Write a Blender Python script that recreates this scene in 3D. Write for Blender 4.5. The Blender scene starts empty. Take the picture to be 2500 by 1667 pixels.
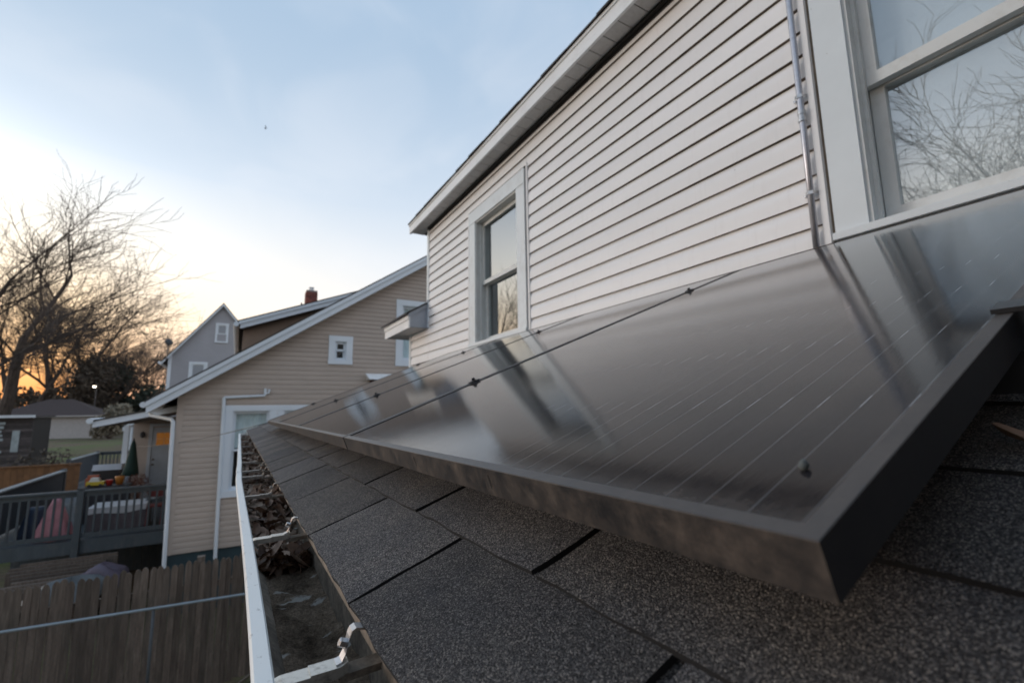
import bpy, math, random
from mathutils import Vector, Matrix
R_ = math.radians
SC = bpy.context.scene

# ------------------------------------------------------------------ camera
cam = bpy.data.cameras.new('camera')
co = bpy.data.objects.new('camera', cam)
SC.collection.objects.link(co)
right = Vector((0.8632043, -0.50461796, -0.01546125))
upv = Vector((-0.05978258, -0.13257841, 0.98936798))
fwd = Vector((0.50130268, 0.85310239, 0.14460962))
co.matrix_world = Matrix(((right.x, upv.x, -fwd.x, 0), (right.y, upv.y, -fwd.y, 0), (right.z, upv.z, -fwd.z, 0), (0, 0, 0, 1)))
cam.sensor_fit = 'HORIZONTAL'; cam.sensor_width = 36.0; cam.lens = 16.366
cam.clip_start = 0.02; cam.clip_end = 3000
cam.dof.use_dof = True; cam.dof.focus_distance = 0.60; cam.dof.aperture_fstop = 6.3
SC.camera = co

# ------------------------------------------------------------------ sky, sun, exposure
SUN_AZ = R_(-48.0)      # from +Y, negative = towards -X
SUN_EL = R_(4.0)
sun_dir = Vector((math.sin(SUN_AZ) * math.cos(SUN_EL), math.cos(SUN_AZ) * math.cos(SUN_EL), math.sin(SUN_EL)))
w = bpy.data.worlds.new('World'); SC.world = w; w.use_nodes = True
nt = w.node_tree; nt.nodes.clear()
def wn(t, **k):
    n = nt.nodes.new(t)
    for a, b in k.items(): setattr(n, a, b)
    return n
def wl(a, b): nt.links.new(a, b)
def wmath(op, a, b=None, clamp=False):
    n = wn('ShaderNodeMath', operation=op, use_clamp=clamp)
    for i, s in enumerate((a, b)):
        if s is None: continue
        if isinstance(s, (int, float)): n.inputs[i].default_value = s
        else: wl(s, n.inputs[i])
    return n.outputs[0]
def wramp(fac, stops, interp='B_SPLINE'):
    n = wn('ShaderNodeValToRGB'); n.color_ramp.interpolation = interp
    e = n.color_ramp.elements
    while len(e) < len(stops): e.new(0.5)
    for i, (p, c) in enumerate(stops): e[i].position = p; e[i].color = (*c, 1)
    wl(fac, n.inputs[0]); return n.outputs[0]
def wmix(fac, a, b, mode='MIX'):
    n = wn('ShaderNodeMix', data_type='RGBA', blend_type=mode)
    if isinstance(fac, (int, float)): n.inputs[0].default_value = fac
    else: wl(fac, n.inputs[0])
    for i, s in ((6, a), (7, b)):
        if isinstance(s, tuple): n.inputs[i].default_value = (*s, 1)
        else: wl(s, n.inputs[i])
    return n.outputs[2]
sky = wn('ShaderNodeTexSky', sky_type='NISHITA', sun_disc=False)
sky.sun_elevation = SUN_EL; sky.sun_rotation = SUN_AZ
sky.altitude = 100; sky.air_density = 1.0; sky.dust_density = 1.0; sky.ozone_density = 2.0
tc = wn('ShaderNodeTexCoord')
nrm = wn('ShaderNodeVectorMath', operation='NORMALIZE'); wl(tc.outputs['Generated'], nrm.inputs[0])
sep = wn('ShaderNodeSeparateXYZ'); wl(nrm.outputs[0], sep.inputs[0])
zc = wmath('MAXIMUM', sep.outputs[2], 0.0)
dt = wn('ShaderNodeVectorMath', operation='DOT_PRODUCT'); wl(nrm.outputs[0], dt.inputs[0]); dt.inputs[1].default_value = sun_dir
half = wmath('ADD', wmath('MULTIPLY', dt.outputs['Value'], 0.5), 0.5)          # 0 opposite the sunset .. 1 at it
# thin evening veil over the clear sky: pale near the horizon, blue overhead
veil = wramp(zc, [(0.0, (0.92, 0.81, 0.72)), (0.12, (0.70, 0.665, 0.63)), (0.24, (0.495, 0.515, 0.54)), (0.42, (0.365, 0.428, 0.50)), (0.64, (0.222, 0.302, 0.398)), (1.0, (0.235, 0.32, 0.425))])
veil = wmix(1.0, veil, wramp(half, [(0.0, (0.86, 0.84, 0.86)), (0.5, (0.97, 0.97, 0.98)), (1.0, (1.0, 1.0, 1.0))]), 'MULTIPLY')
glow = wmath('MULTIPLY', wmath('POWER', half, 17.0), wramp(zc, [(0.0, (1, 1, 1)), (0.22, (0.95, 0.95, 0.95)), (0.32, (0.60, 0.60, 0.60)), (0.41, (0.20, 0.20, 0.20)), (0.50, (0.04, 0.04, 0.04)), (0.60, (0, 0, 0))]))
veil = wmix(1.0, veil, wmix(glow, (0, 0, 0), (1.9, 1.88, 1.85)), 'ADD')
# sunset colours low down round the place where the sun went
lowz = wmath('MULTIPLY', zc, 2.5, True)
warmc = wramp(lowz, [(0.0, (0.72, 0.20, 0.025)), (0.18, (0.85, 0.36, 0.06)), (0.40, (0.86, 0.54, 0.19)), (0.66, (0.72, 0.59, 0.38)), (1.0, (0.58, 0.57, 0.54))])
warm = wmath('MULTIPLY', wmath('POWER', wmath('SUBTRACT', 1.0, lowz, True), 0.5), wmath('MULTIPLY', wmath('POWER', half, 8.0), 2.0, True), True)
veil = wmix(warm, veil, warmc)
# faint cirrus
mp = wn('ShaderNodeMapping'); wl(nrm.outputs[0], mp.inputs[0]); mp.inputs['Scale'].default_value = (2.0, 1.4, 3.0); mp.inputs['Rotation'].default_value = (0.3, 0.5, 0.4)
nz = wn('ShaderNodeTexNoise'); wl(mp.outputs[0], nz.inputs[0]); nz.inputs['Scale'].default_value = 2.3; nz.inputs['Detail'].default_value = 5; nz.inputs['Roughness'].default_value = 0.45; nz.inputs['Distortion'].default_value = 0.5
cir = wramp(nz.outputs[0], [(0.45, (0, 0, 0)), (0.75, (1, 1, 1))], 'EASE')
cirf = wmath('MULTIPLY', cir, 0.12)
veil = wmix(cirf, veil, (0.66, 0.63, 0.62))
scale = wmix(1.0, veil, (7.2, 7.2, 7.2), 'MULTIPLY')
final = wmix(0.99, sky.outputs[0], scale)
bg = wn('ShaderNodeBackground'); bg.inputs[1].default_value = 0.15
wo = wn('ShaderNodeOutputWorld')
wl(final, bg.inputs[0]); wl(bg.outputs[0], wo.inputs[0])

sun = bpy.data.lights.new('sun', 'SUN'); sun.energy = 0.75; sun.angle = R_(20); sun.color = (1.0, 0.95, 0.91)
so = bpy.data.objects.new('sun', sun); SC.collection.objects.link(so)
so.rotation_euler = sun_dir.to_track_quat('Z', 'Y').to_euler()

SC.view_settings.view_transform = 'Standard'; SC.view_settings.look = 'None'
SC.view_settings.gamma = 1.0; SC.view_settings.exposure = 0.79

SC.cycles.use_denoising = True
SC.cycles.max_bounces = 8
rnd = random.Random(11)

# ------------------------------------------------------------------ materials
class NT:
    """small helper round a material's node tree"""
    def __init__(s, name):
        s.m = bpy.data.materials.new(name); s.m.use_nodes = True
        s.t = s.m.node_tree; s.b = s.t.nodes['Principled BSDF']; s.out = s.t.nodes['Material Output']
        s.co = s.n('ShaderNodeTexCoord'); s.info = s.n('ShaderNodeObjectInfo')
    def n(s, t, **k):
        x = s.t.nodes.new(t)
        for a, b in k.items(): setattr(x, a, b)
        return x
    def put(s, sock, v):
        if hasattr(v, 'is_output'): s.t.links.new(v, sock)
        elif isinstance(v, (tuple, list)): sock.default_value = (*v, 1) if (len(v) == 3 and len(sock.default_value) == 4) else v
        else: sock.default_value = v
    def math(s, op, a, b=None, c=None, clamp=False):
        x = s.n('ShaderNodeMath', operation=op, use_clamp=clamp)
        for i, v in enumerate((a, b, c)):
            if v is not None: s.put(x.inputs[i], v)
        return x.outputs[0]
    def vec(s, op, a, b=None):
        x = s.n('ShaderNodeVectorMath', operation=op); s.put(x.inputs[0], a)
        if b is not None: s.put(x.inputs[1], b)
        return x.outputs[0]
    def pos(s, scale=(1, 1, 1), jitter=0.0, rot=(0, 0, 0), space='Object'):
        v = s.co.outputs[space]
        if jitter:
            c = s.n('ShaderNodeCombineXYZ')
            for i, k in enumerate((37.0, 91.0, 53.0)): s.put(c.inputs[i], s.math('MULTIPLY', s.info.outputs['Random'], k * jitter))
            v = s.vec('ADD', v, c.outputs[0])
        m = s.n('ShaderNodeMapping'); s.put(m.inputs[0], v); m.inputs['Scale'].default_value = scale; m.inputs['Rotation'].default_value = rot
        return m.outputs[0]
    def noise(s, p, scale=5, detail=4, rough=0.55, dist=0.0):
        x = s.n('ShaderNodeTexNoise'); s.put(x.inputs[0], p)
        x.inputs['Scale'].default_value = scale; x.inputs['Detail'].default_value = detail; x.inputs['Roughness'].default_value = rough; x.inputs['Distortion'].default_value = dist
        return x.outputs[0]
    def voro(s, p, scale, out='Color', feature='F1'):
        x = s.n('ShaderNodeTexVoronoi', feature=feature); s.put(x.inputs[0], p); x.inputs['Scale'].default_value = scale
        return x.outputs[out]
    def ramp(s, f, stops, interp='LINEAR'):
        x = s.n('ShaderNodeValToRGB'); x.color_ramp.interpolation = interp; e = x.color_ramp.elements
        while len(e) < len(stops): e.new(0.5)
        for i, (p, c) in enumerate(stops):
            e[i].position = p; e[i].color = (c, c, c, 1) if isinstance(c, (int, float)) else (*c, 1)
        s.put(x.inputs[0], f); return x.outputs[0]
    def mix(s, f, a, b, mode='MIX'):
        x = s.n('ShaderNodeMix', data_type='RGBA', blend_type=mode)
        s.put(x.inputs[0], f); s.put(x.inputs[6], a); s.put(x.inputs[7], b); return x.outputs[2]
    def sepc(s, c, i):
        x = s.n('ShaderNodeSeparateColor'); s.put(x.inputs[0], c); return x.outputs[i]
    def xyz(s, v, i):
        x = s.n('ShaderNodeSeparateXYZ'); s.put(x.inputs[0], v); return x.outputs[i]
    def bump(s, h, strength=0.3, dist=0.01, prev=None):
        x = s.n('ShaderNodeBump'); s.put(x.inputs['Height'], h); x.inputs['Strength'].default_value = strength; x.inputs['Distance'].default_value = dist
        if prev is not None: s.put(x.inputs['Normal'], prev)
        return x.outputs[0]
    def set(s, **k):
        names = {'col': 'Base Color', 'rough': 'Roughness', 'metal': 'Metallic', 'spec': 'Specular IOR Level', 'normal': 'Normal', 'emit': 'Emission Color', 'estr': 'Emission Strength', 'ior': 'IOR', 'alpha': 'Alpha', 'coat': 'Coat Weight', 'coat_r': 'Coat Roughness', 'trans': 'Transmission Weight', 'sheen': 'Sheen Weight', 'sub': 'Subsurface Weight'}
        for a, v in k.items(): s.put(s.b.inputs[names[a]], v)
        return s.m

def mat_plain(name, col, rough=0.6, var=0.12, scale=6.0, dirt=None, dirt_amt=0.0, bump=0.0, metal=0.0, per_obj=0.0, stretch=(1, 1, 1)):
    k = NT(name)
    n = k.noise(k.pos(stretch, 1.0), scale, 6)
    c = k.mix(1.0, col, k.ramp(n, [(0.25, 1 - var), (0.75, 1 + var)]), 'MULTIPLY')
    if per_obj: c = k.mix(1.0, c, k.ramp(k.info.outputs['Random'], [(0, 1 - per_obj), (1, 1 + per_obj)]), 'MULTIPLY')
    if dirt:
        d = k.noise(k.pos(stretch, 1.0), scale * 3.1, 8, 0.7)
        c = k.mix(k.ramp(d, [(0.5, 0.0), (0.72, dirt_amt)]), c, dirt)
    a = dict(col=c, rough=k.math('MULTIPLY_ADD', n, 0.2, rough - 0.1), metal=metal)
    if bump: a['normal'] = k.bump(n, bump, 0.01)
    return k.set(**a)

M = {}
def mats():
    # vinyl siding of the near house: pale warm grey, faint grime running down from the laps
    k = NT('vinyl_siding')
    n = k.noise(k.pos((1, 0.5, 1), 1.0), 2.2, 5); st = k.noise(k.pos((1, 7, 0.7), 1.0), 5, 6, 0.65)
    c = k.mix(1.0, (0.865, 0.86, 0.862), k.ramp(n, [(0.3, 0.95), (0.7, 1.03)]), 'MULTIPLY')
    c = k.mix(1.0, c, k.ramp(k.info.outputs['Random'], [(0, 0.965), (1, 1.02)]), 'MULTIPLY')
    sp = k.voro(k.pos((1, 1, 1), 1.0), 9.0, 'Distance')
    c = k.mix(k.ramp(sp, [(0.018, 0.55), (0.03, 0.0)]), c, (0.12, 0.09, 0.06))
    c = k.mix(k.ramp(st, [(0.55, 0.0), (0.85, 0.16)]), c, (0.40, 0.37, 0.34))
    M['siding'] = k.set(col=c, rough=0.42, spec=0.4, normal=k.bump(k.noise(k.pos((1, 1.2, 9), 1.0), 9, 3), 0.05, 0.004))
    # grime on the underside of every lap; plank tops get painted lap shadow
    k = NT('lap_grime_shade')
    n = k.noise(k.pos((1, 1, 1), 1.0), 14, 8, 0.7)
    M['grime_shade'] = k.set(col=k.ramp(n, [(0.3, (0.10, 0.078, 0.058)), (0.7, (0.27, 0.22, 0.175))]), rough=0.9)
    M['trim'] = mat_plain('white_trim', (0.70, 0.755, 0.785), 0.45, 0.05, 3, (0.25, 0.20, 0.15), 0.22)
    k = NT('speckled_trim')
    sp = k.voro(k.pos((1, 1, 1), 1.0), 26.0, 'Distance'); n = k.noise(k.pos((1, 1, 1), 1.0), 3.0, 6, 0.6)
    c = k.mix(1.0, (0.70, 0.755, 0.785), k.ramp(n, [(0.3, 0.95), (0.7, 1.04)]), 'MULTIPLY')
    c = k.mix(k.math('MULTIPLY', k.ramp(sp, [(0.04, 0.9), (0.075, 0.0)]), k.ramp(n, [(0.5, 0.0), (0.62, 1.0)])), c, (0.13, 0.09, 0.06))
    M['trim_spk'] = k.set(col=c, rough=0.45)
    M['sash'] = mat_plain('sash_vinyl', (0.68, 0.70, 0.69), 0.4, 0.05, 4, (0.30, 0.24, 0.17), 0.25)
    M['fascia'] = mat_plain('fascia_aluminium', (0.83, 0.85, 0.86), 0.45, 0.06, 4, (0.3, 0.26, 0.22), 0.25, stretch=(1, .4, 1))
    M['soffit'] = mat_plain('soffit_vinyl', (0.56, 0.56, 0.56), 0.6, 0.06, 20, (0.2, 0.18, 0.16), 0.3, per_obj=0.05)
    M['grey_trim'] = mat_plain('grey_metal_trim', (0.40, 0.44, 0.50), 0.45, 0.08, 5)
    M['dark'] = mat_plain('dark_gap', (0.03, 0.028, 0.026), 0.85, 0.3)
    M['room'] = mat_plain('dim_room', (0.045, 0.05, 0.055), 0.9, 0.2)
    # glass: clear pane with the reflection of coated double glazing
    def glass(name, ior, tint, rough=0.0, wob=0.0):
        k = NT(name)
        fr = k.n('ShaderNodeFresnel'); fr.inputs[0].default_value = ior
        tr = k.n('ShaderNodeBsdfTransparent'); tr.inputs[0].default_value = (*tint, 1)
        gl = k.n('ShaderNodeBsdfGlossy'); gl.inputs['Roughness'].default_value = rough; gl.inputs[0].default_value = (0.95, 0.98, 1, 1)
        if wob:
            nb = k.bump(k.noise(k.pos((1, 1, 1), 1.0), 2.2, 1), wob, 0.02); k.put(gl.inputs['Normal'], nb)
        mx = k.n('ShaderNodeMixShader'); geo = k.n('ShaderNodeNewGeometry'); k.put(mx.inputs[0], k.math('MULTIPLY', fr.outputs[0], k.math('SUBTRACT', 1.0, geo.outputs['Backfacing']))); k.put(mx.inputs[1], tr.outputs[0]); k.put(mx.inputs[2], gl.outputs[0])
        k.put(k.out.inputs[0], mx.outputs[0]); return k.m
    M['glass'] = glass('window_glass', 3.9, (0.80, 0.86, 0.86), 0.0, 0.006)
    M['glass_near'] = glass('large_window_glass', 3.3, (0.93, 0.95, 0.96), 0.0, 0.006)
    M['glass_far'] = glass('window_glass_far', 1.6, (0.92, 0.96, 0.97))
    M['blind'] = mat_plain('blind_vinyl', (0.80, 0.84, 0.85), 0.6, 0.04)
    # shingles: mineral granules
    k = NT('shingle_granules')
    p = k.pos((1, 1, 1), 1.0)
    v = k.sepc(k.voro(p, 1000.0), 0); v2 = k.voro(p, 1000.0, 'Distance')
    big = k.noise(p, 7.0, 5, 0.6); fine = k.noise(p, 240.0, 3, 0.7)
    c = k.ramp(v, [(0.0, (0.022, 0.023, 0.026)), (0.5, (0.090, 0.091, 0.096)), (0.82, (0.195, 0.194, 0.198)), (1.0, (0.44, 0.425, 0.40))])
    c = k.mix(1.0, c, k.ramp(big, [(0.3, (0.72, 0.73, 0.77)), (0.7, (1.25, 1.18, 1.10))]), 'MULTIPLY')
    c = k.mix(1.0, c, k.ramp(k.info.outputs['Random'], [(0, (0.74, 0.76, 0.80)), (0.5, (0.98, 0.95, 0.92)), (1, (1.22, 1.22, 1.24))]), 'MULTIPLY')
    h = k.math('ADD', k.math('MULTIPLY', v2, -1.0), k.math('MULTIPLY', fine, 0.8))
    M['shingle'] = k.set(col=c, rough=0.85, spec=0.35, normal=k.bump(k.noise(p, 9, 3), 0.25, 0.01, k.bump(h, 1.0, 0.0030)))
    k.m.name = 'shingle_granules'
    M['roofdark'] = mat_plain('weathered_roof', (0.055, 0.05, 0.048), 0.9, 0.35, 8, bump=0.3)
    # solar glass: near-black cells under dusty glass, fine conductor lines
    k = NT('solar_glass')
    p = k.co.outputs['Object']; x = k.xyz(p, 0); y = k.xyz(p, 1)
    def lines(coord, pitch, width):
        f = k.math('FRACT', k.math('DIVIDE', coord, pitch)); d = k.math('ABSOLUTE', k.math('SUBTRACT', f, 0.5))
        return k.math('LESS_THAN', d, width / pitch / 2)
    bus = lines(y, 0.0262, 0.0009)
    gap = k.math('SUBTRACT', 1.0, k.math('GREATER_THAN', k.math('ABSOLUTE', k.math('SUBTRACT', k.math('FRACT', k.math('DIVIDE', x, 0.160)), 0.5)), 0.435))
    cellgap = lines(x, 0.160, 0.0022)
    line = k.math('MULTIPLY', bus, k.math('MULTIPLY_ADD', gap, -0.50, 0.75))
    dust = k.noise(k.pos((0.9, 3.0, 1), 1.0), 9, 9, 0.66); dust2 = k.noise(k.pos((3, 40, 1), 1.0), 5, 5, 0.6); speck = k.noise(k.pos((1, 1, 1), 1.0), 130, 3, 0.7)
    c = k.mix(cellgap, (0.007, 0.009, 0.014), (0.011, 0.013, 0.018))
    c = k.mix(line, c, (0.34, 0.35, 0.37))
    dm = k.math('ADD', k.ramp(dust, [(0.47, 0.0), (0.82, 0.24)]), k.ramp(dust2, [(0.5, 0.0), (0.85, 0.07)]))
    edge = k.ramp(x, [(0.0, 0.45), (0.035, 0.08), (0.12, 0.0)])            # silt collected along the low edge
    dm = k.math('ADD', dm, k.math('MULTIPLY', edge, k.ramp(speck, [(0.3, 0.5), (0.7, 1.3)])), clamp=True)
    c = k.mix(dm, c, (0.115, 0.086, 0.066))
    streak = k.noise(k.pos((1.2, 60, 1), 1.0), 6, 4, 0.6)
    rg = k.math('ADD', k.math('MULTIPLY_ADD', dm, 0.20, 0.035), k.ramp(streak, [(0.4, 0.0), (0.8, 0.05)]), clamp=True)
    nb = k.bump(k.noise(k.pos((6, 60, 1), 1.0), 4, 5, 0.7), 0.045, 0.0016)
    M['solar'] = k.set(col=c, rough=rg, spec=0.40, ior=1.46, normal=nb, sheen=0.02)
    k.b.inputs['Sheen Roughness'].default_value = 0.35; k.b.inputs['Sheen Tint'].default_value = (0.75, 0.55, 0.43, 1)
    k = NT('dirty_black_frame')
    n = k.noise(k.pos((1, 1, 1), 1.0), 34, 10, 0.74); st = k.noise(k.pos((30, 30, 1.2), 1.0), 4, 7, 0.65); big = k.noise(k.pos((1, 1, 1), 1.0), 5, 4)
    d = k.math('MULTIPLY', k.math('ADD', k.ramp(n, [(0.36, 0.08), (0.72, 0.90)]), k.ramp(st, [(0.45, 0.0), (0.8, 0.22)])), k.ramp(big, [(0.3, 0.55), (0.7, 1.15)]), clamp=True)
    lx = k.xyz(k.co.outputs['Normal'], 0)
    d = k.math('MULTIPLY', d, k.ramp(k.math('MULTIPLY', lx, -1.0), [(0.2, 0.12), (0.8, 1.0)]))       # run-off stains the low face; sides left darker to stand in for shade
    c = k.mix(d, (0.016, 0.017, 0.020), k.ramp(n, [(0.3, (0.060, 0.048, 0.040)), (0.8, (0.185, 0.148, 0.122))]))
    up = k.n('ShaderNodeNewGeometry'); upn = k.xyz(up.outputs['Normal'], 2)
    c = k.mix(k.math('MULTIPLY', k.ramp(upn, [(0.6, 0.0), (0.9, 0.34)]), k.ramp(n, [(0.3, 0.6), (0.6, 1.0)])), c, (0.19, 0.155, 0.13))   # silt lies on upward faces
    M['frame'] = k.set(col=c, rough=k.math('MULTIPLY_ADD', d, 0.35, 0.42), spec=0.45, normal=k.bump(n, 0.15, 0.002))
    M['clamp'] = mat_plain('black_clamp', (0.05, 0.052, 0.058), 0.35, 0.2, 60, metal=0.6)
    M['old_zinc'] = mat_plain('dirty_hanger', (0.30, 0.27, 0.24), 0.5, 0.3, 40, (0.07, 0.055, 0.04), 0.9, metal=0.3)
    M['steel'] = mat_plain('zinc_steel', (0.55, 0.55, 0.56), 0.32, 0.15, 60, (0.25, 0.19, 0.12), 0.35, metal=0.9)
    M['yellow_zinc'] = mat_plain('zinc_hanger', (0.62, 0.60, 0.55), 0.34, 0.15, 40, (0.10, 0.08, 0.06), 0.8, metal=0.55)
    M['emt'] = mat_plain('galvanised_conduit', (0.50, 0.51, 0.56), 0.38, 0.08, 30, (0.2, 0.18, 0.16), 0.3, metal=0.7)
    k = NT('gutter_white')
    sp = k.noise(k.pos((1, 0.5, 1), 1.0), 70, 6, 0.75); n = k.noise(k.pos((1, 1, 1), 1.0), 6, 5)
    c = k.mix(k.ramp(sp, [(0.60, 0.0), (0.70, 0.75)]), (0.84, 0.86, 0.85), (0.16, 0.14, 0.12))
    M['gutter'] = k.set(col=c, rough=k.math('MULTIPLY_ADD', n, 0.2, 0.28))
    k = NT('gutter_inside')
    n = k.noise(k.pos((1, 0.6, 1), 1.0), 16, 9, 0.7); f = k.noise(k.pos((1, 1, 1), 1.0), 120, 4, 0.7)
    c = k.mix(k.ramp(n, [(0.35, 0.0), (0.65, 1.0)]), (0.075, 0.062, 0.050), (0.30, 0.255, 0.205))
    c = k.mix(1.0, c, k.ramp(f, [(0.3, 0.6), (0.7, 1.35)]), 'MULTIPLY')
    M['gutter_in'] = k.set(col=c, rough=0.75, normal=k.bump(f, 0.4, 0.002))
    k = NT('gutter_silt')
    p = k.pos((1, 0.7, 1), 1.0); n = k.noise(p, 14, 9, 0.72); f = k.noise(p, 260, 4, 0.8); sp = k.noise(k.pos((1.0, 1.7, 1), 1.0), 21, 3, 0.5)
    c = k.ramp(n, [(0.32, (0.05, 0.036, 0.025)), (0.50, (0.25, 0.19, 0.14)), (0.74, (0.50, 0.40, 0.31))])
    c = k.mix(1.0, c, k.ramp(f, [(0.3, 0.45), (0.7, 1.6)]), 'MULTIPLY')
    c = k.mix(k.ramp(sp, [(0.64, 0.0), (0.70, 0.85)]), c, (0.62, 0.60, 0.56))
    M['silt'] = k.set(col=c, rough=0.95, spec=0.12, normal=k.bump(f, 1.0, 0.006))
    k = NT('dead_leaf')
    r = k.info.outputs['Random']; vc = k.n('ShaderNodeVertexColor', layer_name='tone'); t = k.sepc(vc.outputs[0], 0)
    c = k.ramp(k.math('FRACT', k.math('ADD', r, t)), [(0.0, (0.07, 0.042, 0.03)), (0.35, (0.19, 0.11, 0.07)), (0.65, (0.32, 0.21, 0.15)), (0.88, (0.46, 0.35, 0.27)), (1.0, (0.12, 0.075, 0.05))])
    c = k.mix(1.0, c, k.ramp(k.noise(k.co.outputs['Object'], 90, 4), [(0.3, 0.7), (0.7, 1.25)]), 'MULTIPLY')
    M['leaf'] = k.set(col=c, rough=0.75)
    # neighbours
    M['tan'] = mat_plain('tan_siding', (0.48, 0.405, 0.35), 0.6, 0.06, 2.0, (0.25, 0.21, 0.18), 0.2, per_obj=0.03, stretch=(.6, 1, 1))
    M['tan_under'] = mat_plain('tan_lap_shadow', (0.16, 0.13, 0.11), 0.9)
    M['white_blue'] = mat_plain('white_board', (0.72, 0.78, 0.84), 0.5, 0.04, 2)
    M['greenish'] = mat_plain('teal_foundation', (0.030, 0.055, 0.065), 0.85, 0.25, 4)
    M['greyside'] = None
    k = NT('grey_lap_siding')
    z = k.xyz(k.co.outputs['Object'], 2); f = k.math('FRACT', k.math('DIVIDE', z, 0.115))
    n = k.noise(k.pos((1, 1, 1)), 1.0, 3)
    c = k.mix(1.0, (0.38, 0.385, 0.42), k.ramp(n, [(0.3, 0.94), (0.7, 1.05)]), 'MULTIPLY')
    M['greyside'] = k.set(col=c, rough=0.6, normal=k.bump(f, 0.5, 0.02))
    M['brick'] = mat_plain('red_brick', (0.23, 0.075, 0.058), 0.9, 0.25, 9, per_obj=0.35, bump=0.3)
    M['mortar'] = mat_plain('mortar', (0.30, 0.25, 0.22), 0.95, 0.2, 20)
    M['brown_wall'] = mat_plain('brown_stucco', (0.26, 0.19, 0.145), 0.85, 0.2, 3)
    M['deck'] = mat_plain('painted_deck_wood', (0.054, 0.070, 0.082), 0.65, 0.2, 5, (0.16, 0.15, 0.14), 0.35, per_obj=0.12, stretch=(1, 1, .3))
    M['deck_top'] = mat_plain('worn_deck_cap', (0.21, 0.235, 0.25), 0.7, 0.25, 6, (0.10, 0.09, 0.085), 0.5)
    k = NT('weathered_picket')
    p = k.pos((9, 9, 0.8), 1.0); n = k.noise(p, 4, 8, 0.65, 0.3); b = k.noise(k.pos((1, 1, 1), 1.0), 2.2, 5)
    c = k.ramp(n, [(0.25, (0.060, 0.045, 0.036)), (0.55, (0.135, 0.108, 0.090)), (0.8, (0.215, 0.185, 0.16))])
    c = k.mix(1.0, c, k.ramp(k.info.outputs['Random'], [(0, 0.66), (1, 1.3)]), 'MULTIPLY')
    c = k.mix(k.ramp(b, [(0.5, 0.0), (0.8, 0.5)]), c, (0.05, 0.052, 0.042))
    M['picket'] = k.set(col=c, rough=0.85, normal=k.bump(n, 0.4, 0.004))
    M['galv'] = mat_plain('galvanised_pipe', (0.26, 0.31, 0.35), 0.5, 0.12, 8, metal=0.3)
    k = NT('tree_bark')
    n = k.noise(k.pos((1, 1, .3)), 8, 6)
    M['bark'] = k.set(col=k.ramp(n, [(0.3, (0.035, 0.026, 0.022)), (0.7, (0.095, 0.072, 0.058))]), rough=0.9)
    k = NT('evergreen_leaf')
    n = k.noise(k.pos((1, 1, 1)), 1.6, 4)
    M['ever'] = k.set(col=k.ramp(n, [(0.3, (0.012, 0.022, 0.014)), (0.7, (0.040, 0.048, 0.030))]), rough=0.8)
    k = NT('brown_brush')
    n = k.noise(k.pos((1, 1, 1)), 1.2, 4)
    M['brush'] = k.set(col=k.ramp(n, [(0.3, (0.045, 0.036, 0.028)), (0.7, (0.10, 0.078, 0.055))]), rough=0.9)
    k = NT('lawn_ground')
    p = k.pos((1, 1, 1)); n = k.noise(p, 0.25, 6, 0.6); f = k.noise(p, 7, 8, 0.7); ff = k.noise(p, 60, 4, 0.7)
    c = k.mix(k.ramp(n, [(0.40, 0.0), (0.60, 1.0)]), k.ramp(f, [(0.3, (0.040, 0.062, 0.014)), (0.7, (0.11, 0.14, 0.036))]), k.ramp(f, [(0.3, (0.070, 0.048, 0.032)), (0.7, (0.15, 0.11, 0.075))]))
    c = k.mix(1.0, c, k.ramp(ff, [(0.3, 0.6), (0.7, 1.4)]), 'MULTIPLY')
    M['lawn'] = k.set(col=c, rough=0.95, normal=k.bump(ff, 0.8, 0.05))
mats()
def simple(key, col, rough=0.6, **kw):
    if key not in M: M[key] = mat_plain(key, col, rough, **kw)
    return M[key]

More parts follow.
